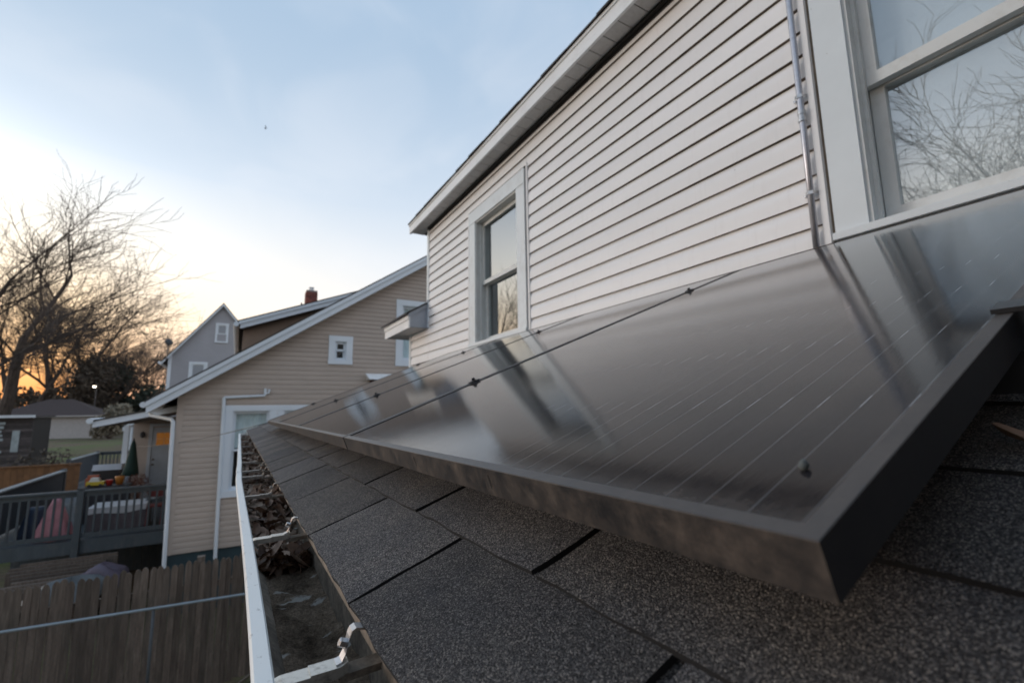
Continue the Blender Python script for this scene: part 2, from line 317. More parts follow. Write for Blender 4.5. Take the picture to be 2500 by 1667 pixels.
# ------------------------------------------------------------------ mesh helpers
class MB:
    def __init__(s, mp=None):
        s.v = []; s.f = []; s.mi = []; s.mp = mp; s.flip = False
        if mp:                                   # keep face normals outward when the wall frame is mirrored
            o, a, b, c = (Vector(mp(*p)) for p in ((0, 0, 0), (1, 0, 0), (0, 1, 0), (0, 0, 1)))
            s.flip = (a - o).cross(b - o).dot(c - o) < 0
    def add(s, vs, fs, m=0):
        o = len(s.v)
        s.v += [s.mp(*p) if s.mp else tuple(p) for p in vs]
        s.f += [tuple(i + o for i in (reversed(f) if s.flip else f)) for f in fs]; s.mi += [m] * len(fs)
        return s
    def box(s, x0, x1, y0, y1, z0, z1, m=0):
        return s.add([(x0, y0, z0), (x1, y0, z0), (x1, y1, z0), (x0, y1, z0), (x0, y0, z1), (x1, y0, z1), (x1, y1, z1), (x0, y1, z1)],
                     [(0, 3, 2, 1), (4, 5, 6, 7), (0, 1, 5, 4), (1, 2, 6, 5), (2, 3, 7, 6), (3, 0, 4, 7)], m)
    def prism(s, poly, a, b, place, m=0, caps=True):
        """poly: list of (p,q); swept from a to b; place(p,q,t)->xyz"""
        n = len(poly)
        vs = [place(p, q, a) for p, q in poly] + [place(p, q, b) for p, q in poly]
        fs = [(i, (i + 1) % n, n + (i + 1) % n, n + i) for i in range(n)]
        if caps: fs += [tuple(range(n - 1, -1, -1)), tuple(range(n, 2 * n))]
        return s.add(vs, fs, m)
    def strip(s, prof, ts, place, m=0):
        """open profile list of (p,q) swept over stations ts; place(p,q,t)->xyz"""
        n = len(prof); vs = []; fs = []
        for t in ts: vs += [place(p, q, t) for p, q in prof]
        for j in range(len(ts) - 1):
            for i in range(n - 1): a = j * n + i; fs.append((a, a + 1, a + n + 1, a + n))
        return s.add(vs, fs, m)
    def tube(s, pts, rs, n=6, m=0, cap=True):
        pts = [Vector(p) for p in pts]
        if isinstance(rs, (int, float)): rs = [rs] * len(pts)
        vs = []; fs = []; ref = None
        for i, p in enumerate(pts):
            d = (pts[min(i + 1, len(pts) - 1)] - pts[max(i - 1, 0)]).normalized()
            if ref is None: ref = Vector((0, 0, 1)) if abs(d.z) < 0.9 else Vector((1, 0, 0))
            u = d.cross(ref).normalized(); ref = u.cross(d).normalized(); v = ref
            for k in range(n):
                a = 2 * math.pi * k / n; vs.append(tuple(p + (u * math.cos(a) + v * math.sin(a)) * rs[i]))
        for i in range(len(pts) - 1):
            for k in range(n): fs.append((i * n + k, i * n + (k + 1) % n, (i + 1) * n + (k + 1) % n, (i + 1) * n + k))
        if cap: fs += [tuple(range(n - 1, -1, -1)), tuple(range((len(pts) - 1) * n, len(pts) * n))]
        return s.add(vs, fs, m)
    def lathe(s, prof, c=(0, 0, 0), n=12, m=0):
        vs = []; fs = []
        for r, z in prof:
            for k in range(n): a = 2 * math.pi * k / n; vs.append((c[0] + r * math.cos(a), c[1] + r * math.sin(a), c[2] + z))
        for i in range(len(prof) - 1):
            for k in range(n): fs.append((i * n + k, i * n + (k + 1) % n, (i + 1) * n + (k + 1) % n, (i + 1) * n + k))
        fs += [tuple(range(n - 1, -1, -1)), tuple(range((len(prof) - 1) * n, len(prof) * n))]
        return s.add(vs, fs, m)
    def mesh(s, name, mats_):
        me = bpy.data.meshes.new(name); me.from_pydata(s.v, [], s.f)
        for x in (mats_ if isinstance(mats_, (list, tuple)) else [mats_]): me.materials.append(M[x] if isinstance(x, str) else x)
        if any(s.mi): me.polygons.foreach_set('material_index', s.mi)
        me.update(); return me
    def build(s, name, mats_, parent=None, smooth=False, **props):
        return link(name, s.mesh(name, mats_), parent, smooth, **props)
def link(name, me, parent=None, smooth=False, **props):
    o = bpy.data.objects.new(name, me); SC.collection.objects.link(o)
    if parent is not None: o.parent = parent
    if smooth and me: me.polygons.foreach_set('use_smooth', [True] * len(me.polygons))
    for a, b in props.items(): o[a] = b
    return o
def thing(name, label, cat, loc=(0, 0, 0), group=None):
    o = link(name, None); o.location = loc; o['label'] = label; o['category'] = cat
    if group: o['group'] = group
    bpy.context.view_layer.update()
    return o
def part(name, mb, mats_, parent, smooth=False, **props):
    """part under a thing or part; vertices are given in world space"""
    me = mb.mesh(name, mats_); o = link(name, me, parent, smooth, **props)
    p = parent; off = Vector()
    while p is not None: off += p.location; p = p.parent
    if off.length: me.transform(Matrix.Translation(-off))
    return o

# ------------------------------------------------------------------ lap siding and windows on a flat wall
# wall frames: (u along the wall, v up, d out of the wall) -> world
def plank_profile(z0, z1, zb, h, depth):
    pts = [(1.0, 0.0), (0.955, 0.10), (0.88, 0.26), (0.80, 0.50), (0.70, 0.74), (0.60, 0.90), (0.48, 0.98), (0.0, 1.0)]
    def dep(f):
        for (fa, da), (fb, db) in zip(pts[:-1], pts[1:]):
            if fb <= f <= fa: return depth * (da + (db - da) * (fa - f) / (fa - fb))
        return depth
    fs = [(z1 - zb) / h] + [f for f, _ in pts if (z0 - zb) / h < f < (z1 - zb) / h] + [(z0 - zb) / h]
    return [(dep(f), zb + f * h) for f in fs]
def siding(parent, mp, u0, u1, v0, v1, zb0, h, depth, mat, under, holes=(), ends=None, wave=0.0):
    n0 = int(math.floor((v0 - zb0) / h)); n1 = int(math.ceil((v1 - zb0) / h))
    for k in range(n0, n1):
        zb = zb0 + k * h; lo, hi = max(zb, v0), min(zb + h, v1)
        if hi - lo < 0.004: continue
        ua, ub = u0, u1
        if ends:
            ua, ub = ends((lo + hi) / 2)
            ua, ub = max(ua, u0), min(ub, u1)
            if ub - ua < 0.05: continue
        segs = [(ua, ub, lo, hi)]
        for (a, b, c, d) in holes:
            ns = []
            for (p, q, r, t) in segs:
                if q <= a or p >= b or t <= c or r >= d: ns.append((p, q, r, t)); continue
                if p < a: ns.append((p, a, r, t))
                if q > b: ns.append((b, q, r, t))
                if r < c: ns.append((max(p, a), min(q, b), r, c))
                if t > d: ns.append((max(p, a), min(q, b), d, t))
            segs = ns
        for (p, q, r, t) in segs:
            if t - r < 0.004 or q - p < 0.01: continue
            pr = plank_profile(r, t, zb, h, depth)
            jd = rnd.uniform(-wave, wave); m = MB(mp); n = len(pr); ts = [p, q]
            if wave: ts = [p + (q - p) * i / 8 for i in range(9)]
            js = [rnd.uniform(-wave, wave) for _ in ts]
            vs = [(tt, z + (js[i] if z == pr[-1][1] else 0), d + jd + js[i] * 0.5) for i, tt in enumerate(ts) for d, z in pr]
            fs = [(j * n + i, j * n + i + 1, (j + 1) * n + i + 1, (j + 1) * n + i) for j in range(len(ts) - 1) for i in range(n - 1)]
            m.add(vs, fs)
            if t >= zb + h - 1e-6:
                for q_ in range(len(ts) - 1): m.mi[q_ * (n - 1)] = 1  # dark strip paints in the shadow line under the lap above
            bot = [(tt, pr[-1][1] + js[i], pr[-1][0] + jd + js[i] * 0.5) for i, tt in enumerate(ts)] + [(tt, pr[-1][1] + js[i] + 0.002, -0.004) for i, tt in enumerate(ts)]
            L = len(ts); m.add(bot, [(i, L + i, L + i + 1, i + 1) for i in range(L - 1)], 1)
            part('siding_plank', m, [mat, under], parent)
def wallbox(parent, mp, u0, u1, v0, v1, d0, d1, holes, mat, name='wall'):
    us = sorted({u0, u1, *[min(max(h[i], u0), u1) for h in holes for i in (0, 1)]}); vs = sorted({v0, v1, *[min(max(h[i], v0), v1) for h in holes for i in (2, 3)]})
    m = MB(mp)
    for a, b in zip(us[:-1], us[1:]):
        for c, d in zip(vs[:-1], vs[1:]):
            if any(h[0] <= (a + b) / 2 <= h[1] and h[2] <= (c + d) / 2 <= h[3] for h in holes): continue
            m.box(a, b, c, d, d0, d1)
    return part(name, m, mat, parent)
def frame_bars(m, u0, u1, v0, v1, wd, d0, d1, bot=None, top=None, mi=0):
    bot = wd if bot is None else bot; top = wd if top is None else top
    m.box(u0, u0 + wd, v0, v1, d0, d1, mi); m.box(u1 - wd, u1, v0, v1, d0, d1, mi)
    m.box(u0 + wd, u1 - wd, v0, v0 + bot, d0, d1, mi); m.box(u0 + wd, u1 - wd, v1 - top, v1, d0, d1, mi)
def window(parent, mp, u0, u1, v0, v1, cw=0.12, head=0.13, sill=0.035, meet=None, far=False, trim='trim', sash='sash', glass='glass', slats=None, deep=0.5, curtain=None, sw=0.035, out=0.022, reveal=0.05, two=True, pm=0.0):
    """double-hung window: u0..u1, v0..v1 are the outer edges of the casing"""
    iu0, iu1, iv0, iv1 = u0 + cw, u1 - cw, v0 + sill, v1 - head
    m0 = MB(mp)
    m0.box(u0, iu0, v0 + sill, v1 - head, -0.01, out); m0.box(iu1, u1, v0 + sill, v1 - head, -0.01, out)
    m0.box(u0 - 0.004, u1 + 0.004, v1 - head + 0.001, v1, -0.01, out + 0.003)
    W = part('window', m0, trim, parent)
    def P(name, f, mt, **k):
        m = MB(mp); f(m); return part(name, m, mt, W, **k)
    P('sill', lambda m: m.add([(u0 - .006, v0, -.1), (u1 + .006, v0, -.1), (u1 + .006, v0, out + .012), (u0 - .006, v0, out + .012), (u0 - .006, v0 + sill + .012, -.1), (u1 + .006, v0 + sill + .012, -.1), (u1 + .006, v0 + sill - .004, out + .012), (u0 - .006, v0 + sill - .004, out + .012)],
        [(0, 1, 2, 3), (7, 6, 5, 4), (3, 2, 6, 7), (0, 3, 7, 4), (1, 5, 6, 2), (0, 4, 5, 1)]), trim)
    def jam(m):
        t = 0.012
        m.box(iu0 - .002, iu0 + t, iv0, iv1, -reveal - .09, 0.012); m.box(iu1 - t, iu1 + .002, iv0, iv1, -reveal - .09, 0.012)
        m.box(iu0 + t, iu1 - t, iv1 - t, iv1 + .002, -reveal - .09, 0.012)
        m.box(iu0 + t, iu0 + t + .012, iv0, iv1 - t, -reveal - .012, -reveal + .006); m.box(iu1 - t - .012, iu1 - t, iv0, iv1 - t, -reveal - .012, -reveal + .006)
    P('jamb', jam, sash)
    a0, a1, b0, b1 = iu0 + .013, iu1 - .013, iv0 + .006, iv1 - .013
    mt = meet if meet is not None else (b0 + b1) / 2
    if two:
        up = P('upper_sash', lambda m: frame_bars(m, a0, a1, mt - sw * .5, b1, sw, -reveal - .045, -reveal - .014), sash)
        P('pane', lambda m: m.box(a0 + sw * .9, a1 - sw * .9, mt + sw * .4, b1 - sw * .9, -reveal - .034, -reveal - .030), glass)
        P('lower_sash', lambda m: frame_bars(m, a0 + .002, a1 - .002, b0, mt + sw * .35, sw, -reveal - .082, -reveal - .049, bot=sw * 1.25), sash)
        P('pane', lambda m: m.box(a0 + sw * .9, a1 - sw * .9, b0 + sw, mt - sw * .5, -reveal - .068, -reveal - .064), glass)
    else:
        P('sash', lambda m: frame_bars(m, a0, a1, b0, b1, sw, -reveal - .05, -reveal - .014), sash)
        P('pane', lambda m: m.box(a0 + sw * .9, a1 - sw * .9, b0 + sw * .9, b1 - sw * .9, -reveal - .034, -reveal - .030), glass)
    if slats:
        z = b0 + 0.02
        while z < b1 - 0.01:
            zz = z
            P('blind_slat', lambda m: m.add([(a0 + .006, zz, -reveal - .104), (a1 - .006, zz, -reveal - .104), (a1 - .006, zz + slats * .93, -reveal - .090), (a0 + .006, zz + slats * .93, -reveal - .090), (a0 + .006, zz + .002, -reveal - .107), (a1 - .006, zz + .002, -reveal - .107), (a1 - .006, zz + slats * .95, -reveal - .093), (a0 + .006, zz + slats * .95, -reveal - .093)],
                [(0, 1, 2, 3), (7, 6, 5, 4), (0, 4, 5, 1), (3, 2, 6, 7), (0, 3, 7, 4), (1, 5, 6, 2)]), 'blind')
            z += slats
    if curtain:
        def cur(m):
            n = 14; vs = []
            for i in range(n + 1):
                u = a0 + (a1 - a0) * i / n
                for z in (curtain[0], curtain[1]): vs.append((u, z, -reveal - .100 + 0.010 * math.sin(i * 2.1)))
            m.add(vs, [(2 * i, 2 * i + 2, 2 * i + 3, 2 * i + 1) for i in range(n)])
        P('curtain', cur, curtain[2])
    def room(m):
        m.add([(a0 - .03, b0 - .03, -deep), (a1 + .03, b0 - .03, -deep), (a1 + .03, b1 + .03, -deep), (a0 - .03, b1 + .03, -deep), (a0 - .03, b0 - .03, -reveal - .1), (a1 + .03, b0 - .03, -reveal - .1), (a1 + .03, b1 + .03, -reveal - .1), (a0 - .03, b1 + .03, -reveal - .1)],
              [(0, 1, 2, 3), (0, 4, 5, 1), (1, 5, 6, 2), (2, 6, 7, 3), (3, 7, 4, 0)])
    P('room_lining', room, 'room')
    return W

# ================================================================== ground (one sheet to the horizon)
GZ = -3.6
def sstep(a, b, x):
    t = min(1, max(0, (x - a) / (b - a))); return t * t * (3 - 2 * t)
def ground_z(x, y):
    return GZ + 1.12 * sstep(15.0, 29.0, y) + 0.25 * sstep(40, 90, y) + 0.04 * math.sin(x * .7 + 1) * math.sin(y * .5)
def build_ground():
    def axis(a, b, fine, lo, hi, n):
        pts = [lo + (hi - lo) * i / fine for i in range(fine + 1)]
        for i in range(1, n + 1):
            f = (i / n) ** 2.2; pts += [hi + (b - hi) * f, lo + (a - lo) * f]
        return sorted(pts)
    xs = axis(-900, 900, 44, -30, 14, 16); ys = axis(-300, 1500, 60, -6, 54, 18)
    m = MB(); nx = len(xs)
    m.add([(x, y, ground_z(x, y)) for y in ys for x in xs], [(j * nx + i, j * nx + i + 1, (j + 1) * nx + i + 1, (j + 1) * nx + i) for j in range(len(ys) - 1) for i in range(nx - 1)])
    m.build('ground', 'lawn', None, True, kind='structure')
build_ground()

# ================================================================== the near house
XW = 1.875
mapN = lambda u, v, d: (XW - d, u, v)
house = thing('house', 'pale vinyl-sided house with white windows rising behind the row of solar panels', 'house', (3.4, 2.0, GZ))
SOF = 2.160
hole1 = (2.90, 3.972, 0.575, 1.915); hole2 = (-0.26, 0.838, 0.585, 1.915)
wallbox(house, mapN, -2.6, 5.10, 0.30, 2.35, -0.12, -0.006, [(2.98, 3.90, 0.62, 1.86), (-0.18, 0.76, 0.62, 1.86)], 'dark', 'wall')
siding(house, mapN, -2.4, 5.085, 0.40, SOF - 0.012, 0.6717, 0.1016, 0.0145, 'siding', 'grime_shade', [hole1, hole2], wave=0.0007)
siding(house, mapN, 5.085, 5.715, 0.30, 0.955, 0.6717, 0.1016, 0.0145, 'siding', 'grime_shade', wave=0.0007)
part('wall', MB().box(XW + 0.008, 4.9, 5.10, 5.70, 0.0, 0.95), 'dark', house)
part('wall', MB().box(XW + 0.01, 4.9, -2.6, 5.09, GZ, 0.29), 'siding', house)
part('end_wall', MB().prism([(XW + .13, .30), (5.2, .30), (5.2, SOF + 2.0), (XW + .13, SOF + .02)], 5.02, 5.09, lambda p, q, t: (p, t, q)), 'siding', house)
for (a, b, z0, z1) in ((5.072, 5.128, 1.20, SOF), (5.70, 5.752, 0.30, 0.955)):
    part('corner_trim', MB(mapN).box(a, b, z0, z1, -0.05, 0.021), 'trim', house)
# J-channels round the windows
for a, b, z0, z1, d1, nm, mt in ((2.884, 2.902, 0.56, 1.925, .021, 'window_channel', 'siding'), (3.966, 3.982, 0.56, 1.915, .018, 'window_channel', 'siding'), (2.902, 2.926, 0.57, 1.915, .006, 'dark_gap', 'grime_shade'), (3.952, 3.966, 0.57, 1.91, .004, 'dark_gap', 'grime_shade')):
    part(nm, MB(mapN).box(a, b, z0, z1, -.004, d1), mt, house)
part('window_channel', MB(mapN).box(0.819, 0.842, 0.50, SOF - .01, -0.004, 0.024), 'siding', house)
part('dark_gap', MB(mapN).box(0.8045, 0.819, 0.50, SOF - .01, -0.004, 0.005), 'grime_shade', house)
W1 = window(house, mapN, 2.93, 3.95, 0.578, 1.90, cw=0.128, head=0.125, sill=0.036, meet=1.178, sw=0.036, reveal=0.036, deep=0.75)
W2 = window(house, mapN, -0.225, 0.803, 0.592, 1.90, cw=0.106, head=0.125, sill=0.030, meet=1.168, sw=0.045, reveal=0.030, trim='trim_spk', glass='glass_near', slats=0.0254, deep=0.5)
# eave: soffit panels, fascia, drip edge, roof
EY0, EY1 = -2.3, 5.335
y = EY0
while y < EY1 - 0.01:
    m = MB(); a, b = y + 0.003, min(y + 0.125, EY1) - 0.003
    m.box(1.716, XW - 0.003, a, b, SOF + rnd.uniform(0, .0008), SOF + 0.012)
    part('soffit_panel', m, 'soffit', house); y += 0.125
part('soffit_backing', MB().box(1.716, XW + .1, EY0, EY1 - .004, SOF + 0.006, SOF + 0.02), 'dark', house)
part('soffit_channel', MB().box(XW - 0.040, XW - 0.0155, EY0, 5.07, SOF - 0.020, SOF - 0.001).box(XW - 0.0155, XW - 0.003, EY0, 5.07, SOF - 0.040, SOF - 0.003), 'dark', house)
part('fascia', MB().box(1.698, 1.7155, EY0, EY1, SOF - 0.010, SOF + 0.082), 'fascia', house)
part('drip_edge', MB().box(1.690, 1.7153, EY0, EY1 + .01, SOF + 0.0825, SOF + 0.104), 'fascia', house)
m = MB(); nE = 26
for i in range(nE):                                  # ragged starter edge of the main roof
    a = EY0 + (EY1 + 0.02 - EY0) * i / nE; b = EY0 + (EY1 + 0.02 - EY0) * (i + 1) / nE - 0.004
    o = rnd.uniform(-0.004, 0.006); t = rnd.uniform(0, .004)
    m.add([(1.676 + o, a, SOF + .1045), (1.676 + o, b, SOF + .1045 - t), (5.2, b, SOF + 2.10), (5.2, a, SOF + 2.10), (1.676 + o, a, SOF + .117 - t), (1.676 + o, b, SOF + .117 + t), (5.2, b, SOF + 2.13), (5.2, a, SOF + 2.13)],
          [(0, 3, 2, 1), (4, 5, 6, 7), (0, 1, 5, 4), (1, 2, 6, 5), (2, 3, 7, 6), (3, 0, 4, 7)])
part('main_roof', m, 'roofdark', house)
part('rake_board', MB().add([(1.716, EY1 - .02, SOF - .01), (5.2, EY1 - .02, SOF + 2.0), (5.2, EY1 - .02, SOF + 2.1), (1.716, EY1 - .02, SOF + .082), (1.716, EY1, SOF - .01), (5.2, EY1, SOF + 2.0), (5.2, EY1, SOF + 2.1), (1.716, EY1, SOF + .082)],
    [(0, 1, 2, 3), (7, 6, 5, 4), (0, 4, 5, 1), (3, 2, 6, 7), (0, 3, 7, 4)]), 'fascia', house)
# lower eave past the corner of the upper storey
LY0, LY1, LZ = 5.112, 6.12, 0.955
part('lower_soffit', MB().box(1.655, XW + .3, LY0 + .004, LY1, LZ, LZ + .012), 'soffit', house)
part('lower_fascia', MB().box(1.640, 1.6545, LY0 + .002, LY1, LZ - .008, LZ + .088), 'fascia', house)
part('lower_crown', MB().box(1.628, 1.6543, LY0 + .001, LY1 + .004, LZ + .0885, LZ + .135), 'fascia', house)
zt = lambda x: LZ + 0.139 + (x - 1.600) * 0.58
part('lower_roof', MB().add([(1.600, LY0 - .02, zt(1.600)), (1.600, LY1 + .06, zt(1.600)), (3.2, LY1 + .06, zt(3.2)), (3.2, LY0 - .02, zt(3.2)), (1.600, LY0 - .02, zt(1.600) + .022), (1.600, LY1 + .06, zt(1.600) + .022), (3.2, LY1 + .06, zt(3.2) + .022), (3.2, LY0 - .02, zt(3.2) + .022)],
    [(0, 1, 2, 3), (7, 6, 5, 4), (0, 4, 5, 1), (1, 5, 6, 2), (2, 6, 7, 3), (0, 3, 7, 4)]), 'roofdark', house)
part('eave_end', MB().prism([(1.6548, LZ), (XW - .016, LZ), (XW - .016, zt(XW) - .004), (1.6548, zt(1.6548) - .004)], LY0, LY0 + .02, lambda p, q, t: (p, t, q)), 'grey_trim', house)
part('eave_end_strip', MB().prism([(1.630, zt(1.63) - .046), (XW - .017, zt(XW) - .050), (XW - .017, zt(XW) - .005), (1.630, zt(1.63) - .004)], LY0 - .012, LY0 - .0005, lambda p, q, t: (p, t, q)), 'grey_trim', house)
part('flashing', MB(mapN).box(5.078, 5.112, 0.95, 1.285, 0.0215, 0.026), 'grey_trim', house)

# conduit strapped to the siding beside the near window
con = thing('conduit', 'galvanised conduit pipe strapped to the siding beside the large window', 'conduit', (1.838, 0.866, 0.5))
part('pipe', MB().tube([(1.838, 0.866, 0.50), (1.839, 0.864, 1.05), (1.838, 0.864, 1.6), (1.838, 0.866, 2.13)], 0.0115, 14), 'emt', con, True)
m = MB(); m.lathe([(.0125, 0), (.0148, .002), (.0148, .012), (.0132, .014), (.0132, .030), (.0148, .032), (.0148, .046), (.0125, .048)], (1.8385, 0.864, 1.09), 14)
part('coupling', m, 'steel', con)
for z in (1.19, 0.79):
    m = MB(); pts = [(1.859, 0.892, z), (1.846, 0.884, z), (1.832, 0.880, z), (1.8235, 0.8665, z), (1.830, 0.852, z), (1.846, 0.848, z), (1.859, 0.840, z)]
    vs = []; 
    for p in pts: vs += [p, (p[0], p[1], z + .014)]
    m.add(vs, [(2 * i, 2 * i + 2, 2 * i + 3, 2 * i + 1) for i in range(len(pts) - 1)])
    st = part('strap', m, 'steel', con)
    part('screw', MB().box(1.848, 1.857, 0.886, 0.894, z + .003, z + .011), 'steel', st)

# ================================================================== lean-to roof: sheet, three-tab shingles
XE, ZE, PT = 0.10813, -0.18943, 0.3778
cp, sp_ = math.cos(PT), math.sin(PT)
def RP(s, y, n=0.0): return (XE + s * cp - n * sp_, y, ZE + s * sp_ + n * cp)
lean = thing('lean_to', 'low lean-to extension with dark three-tab shingle roof below the solar panels', 'extension', (1.0, 2.5, GZ))
RY0, RY1 = -1.32, 6.305
roof = part('roof_sheet', MB().add([RP(.004, RY0, -.0085), RP(1.905, RY0, -.0085), RP(1.905, RY1 - .01, -.0085), RP(.004, RY1 - .01, -.0085), RP(.03, RY0, -.03), RP(1.905, RY0, -.03), RP(1.905, RY1 - .01, -.03), RP(.03, RY1 - .01, -.03)],
    [(0, 1, 2, 3), (7, 6, 5, 4), (0, 4, 5, 1), (1, 5, 6, 2), (2, 6, 7, 3), (3, 7, 4, 0)]), 'shingle', lean)
def tab_mesh(seed):
    r = random.Random(seed); m = MB(); nx, ny = 5, 10; L, Wd, T = 0.136, 0.2985, 0.0062
    ph = r.uniform(0, 6); top = []
    for i in range(nx + 1):
        for j in range(ny + 1):
            s = L * i / nx; y = Wd * j / ny
            ej = 0.0012 * math.sin(j * 1.7 + ph) + r.uniform(-.0007, .0007)
            if i == 0: s += ej
            if j == 0: y += 0.0012 + 0.0011 * math.sin(i * 1.9 + ph) + r.uniform(-.0005, .0005)
            if j == ny: y -= 0.0012 + 0.0011 * math.sin(i * 2.3 + ph) + r.uniform(-.0005, .0005)
            n = 0.0026 - 0.0045 * s / 0.127 + 0.0007 * math.sin(j * .9 + ph) * (1 - i / nx) - (0.0009 if i == 0 or j in (0, ny) else 0)
            top.append((s, y, n))
    N = len(top); bot = [(s, y, n - T + .0009) for s, y, n in top]; c = ny + 1
    fs = [(i * c + j, (i + 1) * c + j, (i + 1) * c + j + 1, i * c + j + 1) for i in range(nx) for j in range(ny)]
    fs += [(j, j + 1, N + j + 1, N + j) for j in range(ny)]
    fs += [(i * c, N + i * c, N + (i + 1) * c, (i + 1) * c) for i in range(nx)] + [(i * c + ny, (i + 1) * c + ny, N + (i + 1) * c + ny, N + i * c + ny) for i in range(nx)]
    m.add(top + bot, fs)
    for q in range(nx * ny, len(fs)): m.mi[q] = 1            # bare asphalt shows on the cut edges
    return m.mesh('shingle', ['shingle', 'asphalt'])
simple('asphalt', (0.010, 0.010, 0.011), 0.8)
tabs = [tab_mesh(s) for s in range(5)]
TW, TY = 0.3052, 0.5109
off = Vector(lean.location)
for k in range(15):
    s = 0.0 if k == 0 else 0.129 + 0.127 * (k - 1)
    for j in range(-6, 19):
        y = TY + (j + (0.5 if k % 2 else 0.0)) * TW + 0.0033
        if y + .3 > RY1 + .02 or (k > 2 and y > 0.75): continue
        o = link('shingle', tabs[rnd.randrange(5)], roof)
        o.location = Vector(RP(s + rnd.uniform(-.0012, .0012), y, 0)) - off; o.rotation_euler = (0, -PT + rnd.uniform(-.002, .002), rnd.uniform(-.003, .003))
part('fascia', MB().box(0.1415, 0.166, RY0, RY1 - .08, -0.36, -0.204), 'trim', lean)
part('wall', MB().box(0.32, XW, -1.2, 6.1, GZ, -0.25), 'siding', lean)
part('soffit', MB().box(0.166, 0.33, RY0 + .05, RY1 - .12, -0.262, -0.250), 'soffit', lean)
siding(lean, lambda u, v, d: (0.318 - d, u, v), -1.2, 6.1, GZ + .35, -0.262, GZ + .35, 0.1016, 0.0145, 'siding', 'grime_shade')

# ================================================================== solar panels
S0, YN, PH, FT, PL, PW, PPW = 0.14409, 0.11059, 0.08682, 0.02892, 1.64879, 1.0, 1.00881
def frame_mesh():
    m = MB(); q = 0.011; L, Wd = PL, PW
    def bar(a, b, c, d):        # outer a-b, inner d-c : mitred hollow bar
        z = [0.0, -FT]
        m.add([(*a, 0), (*b, 0), (*c, 0), (*d, 0), (*a, -FT), (*b, -FT), (*c, -.0018), (*d, -.0018)], [(0, 1, 2, 3), (4, 5, 1, 0), (2, 6, 7, 3)])
    A, B, Cc, D = (0, 0), (L, 0), (L, Wd), (0, Wd); a, b, c, d = (q, q), (L - q, q), (L - q, Wd - q), (q, Wd - q)
    for o1, o2, i2, i1 in ((A, B, b, a), (B, Cc, c, b), (Cc, D, d, c), (D, A, a, d)): bar(o1, o2, i2, i1)
    # inner walls and bottom flanges
    f = 0.028
    for (x0, x1, y0, y1) in ((0.0012, f, .0012, Wd - .0012), (L - f, L - .0012, .0012, Wd - .0012), (f, L - f, .0012, f), (f, L - f, Wd - f, Wd - .0012)): m.box(x0, x1, y0, y1, -FT, -FT + .0016)
    return m
fm = frame_mesh().mesh('frame', 'frame')
gm = MB(); gm.box(.0105, PL - .0105, .0105, PW - .0105, -.0075, -.0016); gmesh = gm.mesh('glass', 'solar')
where = ['with a pale crumb on its corner, at the row end', 'directly next to the panel with the crumb', 'third in the row counted from the crumb', 'at the far end of the row beside the house corner']
for k in range(4):
    t = link('solar_panel', None); t.location = RP(S0, YN + k * PPW, PH); t.rotation_euler = (0, -PT, 0)
    t['label'] = 'dusty black solar panel ' + where[k]; t['category'] = 'solar panel'; t['group'] = 'solar panels along the lean-to roof'
    fo = link('frame', fm, t); bv = fo.modifiers.new('bevel', 'BEVEL'); bv.width = 0.0009; bv.segments = 2; bv.limit_method = 'ANGLE'
    link('glass', gmesh, t)
    for yy in ((0.30, 0.52, 0.995) if k == 0 else (0.12, 0.50, 0.88)):
        m = MB(); m.add([(-.0004, yy, -.006), (-.0004, yy + .004, -.008), (-.0004, yy + .003, -.022), (-.0004, yy + .001, -.018)], [(0, 1, 2, 3)])
        link('drain_slot', m.mesh('drain_slot', 'dark'), t)
def clamp_meshes(end=False):
    m = MB(); hw = 0.0125
    if end: m.box(-hw, hw, -0.006, 0.013, 0.0006, 0.0046); m.box(-hw, hw, -0.024, -0.006, -0.030, 0.0046)
    else: m.box(-hw, hw, -0.0105, 0.0105, 0.0006, 0.0036); m.box(-hw, hw, -0.0035, 0.0035, -0.05, 0.0006)
    b = MB(); c = (0, -0.012 if end else 0, 0.0047)
    b.lathe([(0.0066, 0), (0.0066, .0012)], c, 14); b.lathe([(0.0048, .0012), (0.0048, .0056), (.0040, .0064)], c, 6)
    return m.mesh('clamp', 'clamp'), b.mesh('bolt', 'steel' if end else 'clamp')
cm, bm_ = clamp_meshes(); cme, bme = clamp_meshes(True)
for nm, s in (('lower', 0.352), ('upper', 1.302)):
    me = MB().box(-.018, .018, -0.02, 4.12, -.066, -.0305).mesh('mounting_rail', 'clamp')
    rail = link('mounting_rail', me); rail.location = RP(S0 + s, YN, PH); rail.rotation_euler = (0, -PT, 0)
    rail['label'] = 'black mounting rail holding the %s half of the solar panels' % nm; rail['category'] = 'mounting rail'; rail['group'] = 'solar mounting rails'
    for k in range(0, 5):
        e = k in (0, 4)
        c = link('clamp', cme if e else cm, rail); c.location = (0, k * PPW - (0 if k == 0 else (.0088 if k == 4 else .0044)), 0)
        if k == 4: c.rotation_euler = (0, 0, math.pi)
        link('bolt', bme if e else bm_, c)
    for yy in (0.25, 1.45, 2.65, 3.85):
        link('foot', MB().box(-.04, .03, yy, yy + .05, -.0855, -.081).box(-.026, -.0185, yy, yy + .05, -.081, -.035).mesh('foot', 'clamp'), rail)
